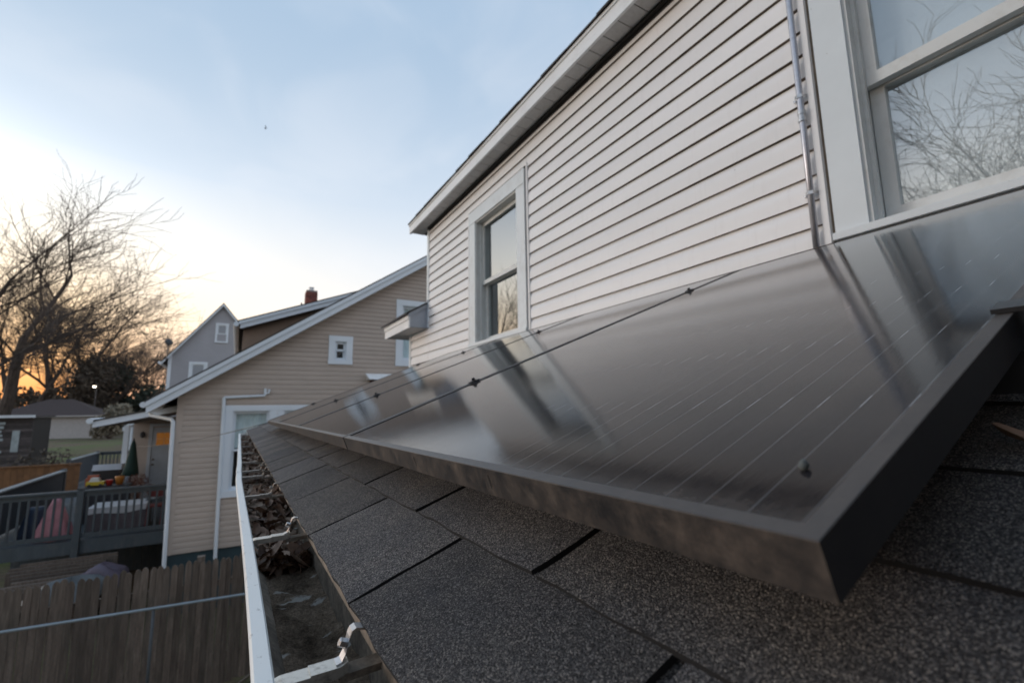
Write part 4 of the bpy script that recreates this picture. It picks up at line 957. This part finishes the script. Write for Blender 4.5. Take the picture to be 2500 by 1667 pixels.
# toys on a low chest
cb = thing('storage_chest', 'dark storage chest carrying bright toys', 'chest', (-2.72, 14.6, FZ))
part('body', MB().box(-3.0, -2.12, 14.4, 14.9, FZ, FZ + .74), simple('chest_dark', (0.02, 0.022, 0.028), 0.6), cb)
part('lid', MB().box(-3.02, -2.10, 14.38, 14.92, FZ + .741, FZ + .785), simple('chest_dark', (0.02, 0.022, 0.028), 0.6), cb)
CZ = FZ + .787
ty = thing('toy_truck', 'yellow and white toy truck on the storage chest', 'toy', (-2.72, 14.6, CZ)); ym = simple('toy_yellow', (0.55, 0.42, 0.04), 0.4); wm = simple('toy_white', (0.62, 0.64, 0.60), 0.4)
part('body', MB().box(-2.90, -2.58, 14.52, 14.70, CZ + .03, CZ + .11), ym, ty); part('cab', MB().prism([(-2.86, .11), (-2.66, .11), (-2.69, .19), (-2.82, .20)], 14.53, 14.69, lambda p, q, t: (p, t, CZ + q)), wm, ty)
for x in (-2.84, -2.64):
    for y in (14.51, 14.71): part('wheel', MB().tube([(x, y - .015, CZ + .03), (x, y + .015, CZ + .03)], .03, 10), 'clamp', ty)
o = MB().lathe([(.05, 0), (.075, .12), (.08, .13), (.07, .13)], (-2.50, 14.62, CZ), 14).build('toy_bucket', simple('toy_red', (0.42, 0.035, 0.03), 0.4), None, True); lab(o, 'small red toy bucket next to the toy truck', 'bucket')
o = MB().lathe([(.06, 0), (.09, .16), (.095, .19), (.03, .20)], (-2.32, 14.66, CZ), 12).build('toy_basket', simple('toy_orange', (0.42, 0.17, 0.03), 0.5), None, True); lab(o, 'orange toy basket on the storage chest', 'basket')
o = MB().box(-2.96, -2.70, 14.74, 14.88, CZ, CZ + .17).box(-2.93, -2.73, 14.76, 14.86, CZ + .171, CZ + .24).build('toy_box', simple('toy_rust', (0.34, 0.085, 0.04), 0.5), None); lab(o, 'rust red toy box standing behind the toy truck', 'box')
# dry potted plant
pl = thing('potted_plant', 'dry reddish brown plant in a dark pot near the door', 'plant', (-2.02, 15.0, FZ)); r = random.Random(8)
part('pot', MB().lathe([(.12, 0), (.17, .30), (.185, .32), (.16, .32)], (-2.02, 15.0, FZ), 14), 'clamp', pl)
m = MB()
for i in range(420):
    a = r.uniform(0, 6.28); e = r.uniform(.1, 1.4); d = Vector((math.cos(a) * math.cos(e), math.sin(a) * math.cos(e), math.sin(e))); L = r.uniform(.25, .48)
    c = Vector((-2.02, 15.0, FZ + .42)) + Vector((d.x * L * .8, d.y * L * .8, d.z * L * 1.15)); u = d.orthogonal().normalized() * .022; v = d * .034
    m.add([tuple(c - u), tuple(c + v * .2), tuple(c + u), tuple(c + v)], [(0, 1, 2, 3)])
for i in range(30):
    a = r.uniform(0, 6.28); e = r.uniform(.3, 1.4); d = Vector((math.cos(a) * math.cos(e), math.sin(a) * math.cos(e), math.sin(e)))
    m.tube([(-2.02, 15.0, FZ + .31), tuple(Vector((-2.02, 15.0, FZ + .42)) + d * .42)], [.006, .002], 3)
part('foliage', m, simple('dry_plant', (0.17, 0.075, 0.055), 0.85), pl)
# heap of boards and tarp under the deck
o = thing('plank_pile', 'low pile of weathered planks lying under the deck', 'planks', (-2.6, 11.9, GZ)); r = random.Random(4)
for i in range(9):
    x = -3.25 + i * .06; z = GZ + .58 + .04 * i
    part('plank', MB().box(-3.35 + r.uniform(-.1, .1), -1.95 + r.uniform(-.1, .1), 11.75 + i * .09, 11.83 + i * .09, GZ + .02, z), 'picket', o)
def heap(name, x, y, z, rx, ry, rz, mat, label, cat, seed):
    r = random.Random(seed); m = MB(); n, L = 22, 8; vs = []
    ph = [r.uniform(0, 6.28) for _ in range(6)]
    for i in range(L):
        t = i / (L - 1)
        for k in range(n):
            a = 2 * math.pi * k / n; rr = math.cos(t * math.pi / 2) ** .7 * (1 + .18 * math.sin(3 * a + ph[0] + t * 3) + .10 * math.sin(7 * a + ph[1]))
            vs.append((x + rx * rr * math.cos(a), y + ry * rr * math.sin(a), z + rz * math.sin(t * math.pi / 2) * (1 + .2 * math.sin(2 * a + ph[2]))))
    m.add(vs, [(i * n + k, i * n + (k + 1) % n, (i + 1) * n + (k + 1) % n, (i + 1) * n + k) for i in range(L - 1) for k in range(n)])
    return lab(m.build(name, mat, None, True), label, cat)
heap('tarp', -2.30, 11.3, GZ + .50, .55, .30, .30, simple('grey_tarp', (0.10, 0.115, 0.125), 0.6, var=.3), 'crumpled pale grey tarp heaped behind the picket fence', 'tarp', 2)
heap('tarp', -1.95, 11.55, GZ + .56, .45, .22, .34, simple('purple_grey_tarp', (0.10, 0.085, 0.12), 0.6, var=.3), 'dull purple tarp heaped against the plank pile', 'tarp', 5)

# ================================================================== fences
fence = thing('picket_fence', 'weathered brown stockade fence of pointed pickets below the deck', 'fence', (-1.0, 8.0, GZ))
def picket_mesh(seed):
    r = random.Random(seed); m = MB(); wd = .0745; T = .016; H = 1.62
    tip = r.uniform(.045, .07); pr = [(-wd / 2, 0), (wd / 2, 0), (wd / 2, H - tip), (wd * .36, H - tip * .45), (wd * .14, H - .006), (-wd * .12, H), (-wd * .36, H - tip * .4), (-wd / 2, H - tip)]
    m.prism(pr, 0, T, lambda p, q, t: (p, t, q)); return m.mesh('picket', 'picket')
pk = [picket_mesh(i) for i in range(6)]; fo = Vector(fence.location); x = -4.6
while x < 2.8:
    o = link('picket', pk[rnd.randrange(6)], fence); o.location = Vector((x, 8.0 + rnd.uniform(-.004, .004), GZ + .01 + rnd.uniform(-.028, .014))) - fo; o.rotation_euler = (rnd.uniform(-.012, .012), rnd.uniform(-.010, .010), rnd.uniform(-.05, .05)); x += .0786
for z in (GZ + .3, GZ + 1.25): part('fence_rail', MB().box(-4.7, 2.9, 8.022, 8.07, z, z + .08), 'picket', fence)
for x in (-2.75, -.35, 2.05): part('fence_post', MB().box(x, x + .09, 8.03, 8.12, GZ - .1, GZ + 1.66), 'picket', fence)
cl = thing('chain_link_fence', 'galvanised chain link fence with top rail in front of the pickets', 'fence', (-1.0, 7.7, GZ))
zr = lambda x: -2.419 - .0302 * x
part('top_rail', MB().tube([(x, 7.7, zr(x)) for x in (-6, -3, 0, 3.2)], .0165, 10), 'galv', cl, True)
for x in (-3.1, -.755, 1.6): part('post', MB().tube([(x, 7.72, GZ - .05), (x, 7.72, zr(x) - .01)], .018, 10), simple('dull_post', (0.085, 0.10, 0.115), .6), cl, True)
m = MB(); x = -6.0
while x < 4.4:
    for sgn in (1, -1):
        a, b = (x, zr(x) - .02), (x + sgn * 1.18, GZ + .03)
        if -6 < b[0] < 3.2 and x < 3.2: m.tube([(a[0], 7.69 + .003 * sgn, a[1]), (b[0], 7.69 + .003 * sgn, b[1])], .0008, 3, 0, False)
    x += .075
part('wire_mesh', m, simple('dark_wire', (0.05, 0.055, 0.06), .7), cl, kind='stuff')
lab(MB().tube([(0.75, 7.1, -2.93), (0.33, 7.2, -3.24), (-.15, 7.3, -3.57)], .019, 8).build('pole', simple('old_pole', (0.10, 0.085, 0.07), 0.7), None, True), 'thin weathered pole leaning on the grass by the chain link fence', 'pole')
bf = thing('board_fence', 'orange brown board fence behind the deck', 'fence', (-6.0, 20.0, ground_z(-6, 20)))
mo = simple('orange_board', (0.17, 0.085, 0.038), 0.85, var=.3, per_obj=.2); x = -9.0
while x < -4.2:
    part('board', MB().box(x, x + .138, 20.0, 20.02, ground_z(x, 20) - .05, -1.50 + rnd.uniform(-.01, .01)), mo, bf); x += .142
part('cap_rail', MB().box(-9.05, -4.15, 19.96, 20.05, -1.495, -1.455), mo, bf)

# ================================================================== grey house, garage, shed, trailer
GY = 38.0
mapG = lambda u, v, d: (u, GY - d, v)
gh = thing('grey_house', 'grey gabled house with white trim behind the tan house roof', 'house', (-1.8, 44.0, ground_z(-2, 44)))
gz = ground_z(-2, 40) - .2
poly = [(-4.12, gz), (.10, gz), (.10, 4.55), (-.10, 4.85), (-.26, 5.2), (-.26, 6.36), (-1.24, 7.60), (-4.12, 3.82)]
part('wall', MB().prism(poly, GY, GY + 11, lambda p, q, t: (p, t, q)), 'greyside', gh)
def gslab(a, b, th, mat, nm, y0, y1, o=0.0): part(nm, MB().prism([a, b, (b[0], b[1] + th), (a[0], a[1] + th)], y0, y1, lambda p, q, t: (p, t, q)), mat, gh)
gslab((-4.50, 3.36), (-1.24, 7.63), .10, 'roofdark', 'roof', GY - .25, GY + 11.2); gslab((-1.24, 7.63), (-.10, 6.19), .10, 'roofdark', 'roof', GY - .249, GY + 11.2)
gslab((-4.50, 3.22), (-1.24, 7.49), .135, 'white_blue', 'rake_board', GY - .29, GY - .252); gslab((-1.24, 7.49), (-.10, 6.05), .135, 'white_blue', 'rake_board', GY - .291, GY - .2515)
part('corner_board', MB(mapG).box(-4.13, -3.94, gz, 3.95, -.02, .03), 'white_blue', gh)
part('corner_board', MB(mapG).box(-.36, -.25, 5.2, 6.2, -.02, .03), 'white_blue', gh)
part('eave_gutter', MB().tube([(-4.55, GY - .3, 3.40), (-4.55, GY + 11, 3.40)], .09, 8), 'white_blue', gh)
part('eave_return', MB(mapG).box(-.25, .12, 6.08, 6.30, -.3, .28), 'white_blue', gh)
window(gh, mapG, -1.615, -0.835, 4.92, 6.30, cw=.10, head=.10, sill=.10, meet=5.55, sw=.06, trim='white_blue', sash='white_blue', glass='glass_far', reveal=-.03, out=.06, curtain=(5.58, 6.2, simple('white_shade', (0.66, 0.70, 0.72), .8)), deep=.3)
window(gh, mapG, -2.97, -1.92, 2.0, 3.53, cw=.16, head=.15, sill=.1, meet=2.5, sw=.05, trim='white_blue', sash='white_blue', glass='glass_far', reveal=-.03, out=.06, deep=.3)
dsh = thing('satellite_dish', 'dark satellite dish on a mast at the grey house eave', 'satellite dish', (-4.1, 37.2, 4.7))
part('dish', MB().lathe([(.02, .06), (.12, .045), (.20, .015), (.235, -.02), (.225, -.03), (.02, .03)], (-4.1, 37.2, 4.72), 18), simple('dish_grey', (0.05, 0.06, 0.07), 0.6), dsh, True)
part('mast', MB().tube([(-4.1, 37.3, 4.65), (-4.16, 37.5, 4.2), (-4.22, 37.75, 3.45)], .03, 8), 'clamp', dsh)
dd = dsh.children[0]; dd.rotation_euler = (R_(78), 0, R_(24))
gs = thing('grey_shed', 'small grey shed with white corner trim beyond the porch', 'shed', (-4.6, 33.0, ground_z(-4.6, 33)))
g0 = ground_z(-4.6, 33) - .1
part('wall', MB().prism([(-5.02, g0), (-3.3, g0), (-3.3, .2), (-4.1, .2), (-5.02, -.55)], 33.0, 36.0, lambda p, q, t: (p, t, q)), 'greyside', gs)
part('corner_board', MB().box(-5.05, -4.88, 32.94, 32.998, g0, -.62), 'white_blue', gs)
part('roof_edge', MB().prism([(-5.30, -.84), (-4.05, .18), (-4.05, .40), (-5.30, -.62)], 32.85, 32.93, lambda p, q, t: (p, t, q)), 'white_blue', gs)
part('roof', MB().prism([(-5.32, -.64), (-4.05, .40), (-3.2, .40), (-3.2, .46), (-4.05, .48), (-5.32, -.55)], 32.84, 36.2, lambda p, q, t: (p, t, q)), 'roofdark', gs)
ga = thing('garage', 'pale block garage with dark hip roof beyond the lawn', 'garage', (-16.5, 70.0, ground_z(-16, 70)))
ggz = ground_z(-16, 68) - .2
mg = simple('pale_block', (0.42, 0.40, 0.395), .8); 
part('wall', MB().box(-21.5, -12.95, 68.0, 75.0, ggz, .0), mg, ga)
part('roof', MB().add([(-22.0, 67.5, .10), (-12.5, 67.5, .10), (-12.5, 75.5, .10), (-22.0, 75.5, .10), (-18.2, 71.5, 1.95), (-16.2, 71.5, 1.95)], [(0, 1, 5, 4), (1, 2, 5), (2, 3, 4, 5), (3, 0, 4), (3, 2, 1, 0)]), simple('dark_red_roof', (0.062, 0.046, 0.044), .9, var=.25), ga)
part('eave_board', MB().box(-22.02, -12.48, 67.46, 67.498, -.02, .11), mg, ga)
sh = thing('board_shed', 'weathered shed of dark horizontal boards with pale patches', 'shed', (-9.0, 30.0, ground_z(-9, 30)))
z = ground_z(-9, 30) - .1; zz0 = z
while z < -.02:
    part('board', MB().box(-11.2, -8.08, 30.0, 30.03, z, z + .115), simple('dark_board', (0.085, 0.075, 0.075), .85, var=.35, per_obj=.4), sh); z += .128
part('body', MB().box(-11.18, -8.1, 30.031, 32.5, zz0, -.02), 'dark', sh)
part('roof', MB().box(-11.4, -8.0, 29.8, 32.7, .0, .06), 'roofdark', sh); part('roof_edge', MB().box(-11.42, -7.98, 29.76, 29.799, -.02, .10), 'white_blue', sh)
mp_ = simple('pale_patch', (0.36, 0.42, 0.44), .7, var=.3)
part('door_panel', MB().box(-8.72, -8.48, 29.96, 29.999, -1.55, -.60), mp_, sh)
for k in range(12): part('pale_board', MB().box(-9.45 + rnd.uniform(-.1, .1), -9.0 + rnd.uniform(-.15, .1), 29.965, 29.999, -2.30 + k * .18, -2.30 + k * .18 + .11), mp_, sh)
lp = thing('street_lamp', 'lit street lamp in front of the dark evergreens', 'street lamp', (-15.0, 75.0, ground_z(-15, 75)))
part('pole', MB().tube([(-15.0, 75.0, ground_z(-15, 75) - .2), (-15.0, 75.0, 3.9), (-15.0, 74.4, 4.1)], [.09, .06, .05], 8), 'clamp', lp)
k = NT('lamp_glow'); M['lampglow'] = k.set(col=(1, .9, .75), emit=(1.0, .86, .62), estr=6.0)
part('lamp_head', MB().lathe([(.05, .28), (.30, .18), (.34, .10)], (-15.06, 74.3, 3.5), 12), 'clamp', lp); part('bulb', MB().lathe([(.17, .10), (.16, .02), (.11, -.06), (.03, -.09)], (-15.06, 74.3, 3.5), 12), 'lampglow', lp)
# cable from the lean-to to the porch
A = Vector((.342, 6.29, -.105)); B = Vector((-2.62, 17.3, -.86))
lab(MB().tube([tuple(A.lerp(B, t) - Vector((0, 0, .10 * 4 * t * (1 - t)))) for t in [i / 14 for i in range(15)]], .006, 6).build('cable', 'clamp', None, True), 'thin dark cable strung from the lean-to roof to the tan house porch', 'cable')
# bird
bd = thing('bird', 'small dark bird gliding high in the pale sky', 'bird', (.99, 60.0, 34.3)); mbd = simple('bird_dark', (.06, .065, .07), .8)
part('body', MB().tube([(.80, 60, 34.28), (.9, 60, 34.30), (1.02, 60, 34.31), (1.12, 60, 34.30)], [.01, .055, .05, .008], 8), mbd, bd, True)
for s in (-1, 1): part('wing', MB().add([(.95, 60, 34.33), (1.04, 60, 34.33), (1.0 + .03 * s, 60 + .30 * s, 34.45), (.93 + .03 * s, 60 + .30 * s, 34.44), (.90, 60 + .62 * s, 34.34)], [(0, 1, 2, 3), (3, 2, 4)]), mbd, bd)

# unseen house added behind the lean-to: it shades the roof from behind
nb = thing('added_shade_house', 'unseen dark brick house added behind the lean-to for shade', 'house', (2.0, -6.5, GZ))
mb2 = simple('shade_house_wall', (0.085, 0.06, 0.05), .9, var=.25, scale=3)
part('wall', MB().box(-4.0, 10.0, -10.0, -2.6, GZ - .1, 3.2), mb2, nb)
part('roof', MB().prism([(-10.4, 3.15), (-6.3, 6.2), (-2.2, 3.15), (-2.2, 3.25), (-6.3, 6.35), (-10.4, 3.25)], -4.3, 10.3, lambda p, q, t: (t, p, q)), 'roofdark', nb)
for x in (-2.6, .4, 4.4, 7.4): part('window', MB().box(x, x + .9, -2.6, -2.585, -.3, 1.3), 'glass_far', nb)

# ================================================================== trees
def bare_tree(x, y, H, seed, label, stems=1, lean=(0, 0), spread=0.55, levels=5, r0=None, group='bare winter trees beyond the houses', twigs=1.0, fork=0.28, name='bare_tree'):
    r = random.Random(seed); gz_ = ground_z(x, y); t = thing(name, label, 'tree', (x, y, gz_), group)
    tr, cr = MB(), MB(); r0 = r0 or H * 0.02
    def grow(p, d, L, rad, lev):
        n = 4 if lev < 2 else 3; pts = [p]; rs = [rad]; dd = d.copy()
        for i in range(n):
            dd = (dd + Vector((r.gauss(0, 1), r.gauss(0, 1), r.gauss(0, .6) + (.28 if lev < 3 else .12))) * (.075 + .03 * lev)).normalized()
            pts.append(pts[-1] + dd * (L / n)); rs.append(rad * (1 - .42 * (i + 1) / n))
        (tr if lev < 2 else cr).tube(pts, rs, (8, 6, 5, 4, 3, 3, 3)[lev], 0, False)
        if lev >= levels: return
        nb = (3, 5, 5, 4, 4, 3)[lev] if lev else r.choice((3, 4))
        if lev >= 2: nb = max(2, int(round(nb * twigs)))
        for b in range(nb):
            f = (b + 1) / nb if lev else .55 + .45 * (b + 1) / nb
            q = max(0, min(n - 1, int(f * n - .001))); fr = f * n - q; base = pts[q].lerp(pts[q + 1], min(1, fr)); rr = rs[q] * .72
            ax = dd.orthogonal().normalized(); ax.rotate(Matrix.Rotation(r.uniform(0, 6.28), 3, dd))
            ang = r.uniform(.3, .75) * (spread / .55) * (.45 if b == nb - 1 else 1.0)
            nd_ = (dd * math.cos(ang) + ax * math.sin(ang)).normalized()
            grow(base, nd_, L * r.uniform(.60, .80), max(rr * (.84 if b == nb - 1 else .66), r0 * .030), lev + 1)
    for s in range(stems):
        a = 6.28 * s / max(1, stems) + r.uniform(0, 1); k = 0 if stems == 1 else .22
        d = Vector((lean[0] + k * math.cos(a) * 1.5, lean[1] + k * math.sin(a), 1)).normalized()
        grow(Vector((x + k * math.cos(a), y + k * math.sin(a), gz_ - .1)), d, H * fork * r.uniform(.9, 1.1), r0 * (1 if stems == 1 else .7), 0)
    part('trunk', tr, 'bark', t); part('crown', cr, 'bark', t)
    return t
bare_tree(-14.2, 46.0, 32.0, 78, 'tall bare tree spreading highest above the board shed', 1, (-.03, 0), .75, 5, .44)
bare_tree(-19.2, 80.0, 31.0, 12, 'bare multi-stemmed tree fanning out behind the garage roof', 2, (.04, 0), .58, 5, .60)
bare_tree(-17.2, 82.0, 25.0, 17, 'bare tree leaning right with sweeping low limbs', 2, (.38, 0), .6, 5, .46)
bare_tree(-22.0, 78.0, 29.0, 19, 'bare tree standing behind the garage', 2, (-.02, 0), .58, 5, .5)
bare_tree(-15.2, 104.0, 22.0, 23, 'slender bare tree rising behind the grey house eave', 2, (0, 0), .42, 5, .36, twigs=.8)
bare_tree(-12.6, 106.0, 21.5, 29, 'slender bare tree hard by the satellite dish', 1, (0, 0), .42, 5, .36, twigs=.8)
bare_tree(-18.5, 100.0, 19.0, 31, 'rounded bare tree between the evergreens and the grey house', 1, (0, 0), .5, 5, .34, twigs=.9)
bare_tree(-21.5, 98.0, 19.0, 37, 'bare tree behind the dark evergreens', 2, (.1, 0), .55, 5, .34)
# trees left of the garden: seen only as reflections in the window panes
bare_tree(-11.6, 26.5, 20.0, 41, 'bare garden tree whose limbs mirror in the smaller window', 2, (-0.02, 0), .48, 5, .36, group='bare garden trees beside the house')
bare_tree(-14.0, 2.2, 19.0, 44, 'bare garden tree whose twigs mirror in the large window', 2, (0, .02), .62, 5, .24, twigs=1.25, group='bare garden trees beside the house')
def leafy(x, y, H, W_, seed, label, mat, name, cat, n=2600, leaf=.16, group=None):
    r = random.Random(seed); gz_ = ground_z(x, y); t = thing(name, label, cat, (x, y, gz_), group); m = MB()
    lobes = [(r.uniform(-.5, .5) * W_, r.uniform(-.5, .5) * W_, r.uniform(.2, .85) * H, r.uniform(.25, .5) * W_) for _ in range(9)]
    for i in range(n):
        lx, ly, lz, lr = lobes[i % len(lobes)]
        d = Vector((r.gauss(0, 1), r.gauss(0, 1), r.gauss(0, 1))).normalized() * lr * r.uniform(.45, 1.12)
        c = Vector((x + lx + d.x, y + ly + d.y, max(gz_ + .1, gz_ + lz + d.z * .9))); u = Vector((r.gauss(0, 1), r.gauss(0, 1), r.gauss(0, 1))).normalized(); v = u.orthogonal().normalized(); s = leaf * r.uniform(.6, 1.5)
        m.add([tuple(c - u * s), tuple(c + v * s * .45), tuple(c + u * s), tuple(c - v * s * .45)], [(0, 1, 2, 3)])
    part('crown', m, mat, t)
    b = MB()
    for lx, ly, lz, lr in lobes: b.tube([(x, y, gz_ - .1), (x + lx * .4, y + ly * .4, gz_ + lz * .5), (x + lx, y + ly, gz_ + lz)], [.12, .08, .03], 5)
    part('trunk', b, 'bark', t); return t
leafy(-15.5, 84.0, 9.5, 6.0, 51, 'broad dark evergreen behind the street lamp', 'ever', 'evergreen', 'tree', 4200, .30, 'dark evergreens')
leafy(-19.5, 82.0, 10.5, 7.0, 52, 'bushy dark brown thicket tree left of the broad evergreen', 'brush', 'thicket_tree', 'tree', 4200, .26)
leafy(-12.2, 82.0, 6.5, 5.5, 53, 'low dark evergreen next to the cream trailer', 'ever', 'evergreen', 'tree', 3200, .28, 'dark evergreens')
leafy(-9.0, 80.0, 5.2, 5.0, 54, 'low brown brush behind the porch roof', 'brush', 'brush', 'shrub', 2600, .26)
leafy(-11.3, 64.0, 3.4, 2.0, 57, 'clump of dry cream coloured grass beside the garage', simple('dry_grass', (0.20, 0.175, 0.13), .9), 'dry_grass_clump', 'grass', 2200, .20)
leafy(-6.6, 26.0, 1.2, 1.6, 55, 'small tangled brown shrub on the lawn behind the deck', 'brush', 'shrub', 'shrub', 500, .07)
def wood():
    r = random.Random(60); m = MB()
    for i in range(5200):
        x = r.uniform(-150, 90); y = r.uniform(135, 165); h = 5.0 + 3.0 * math.sin(x * .13) + 1.5 * math.sin(x * .41); z = ground_z(x, y) + r.uniform(0, 1) ** .8 * h
        c = Vector((x, y, z)); u = Vector((r.gauss(0, .5), 0, 1)).normalized() * r.uniform(.5, 1.4); v = Vector((1, 0, r.gauss(0, .3))).normalized() * r.uniform(.15, .6)
        m.add([tuple(c - u), tuple(c + v), tuple(c + u), tuple(c - v)], [(0, 1, 2, 3)])
    m.build('far_wood', 'brush', None, False, kind='stuff', label='far low line of brown winter woodland', category='wood')
wood()
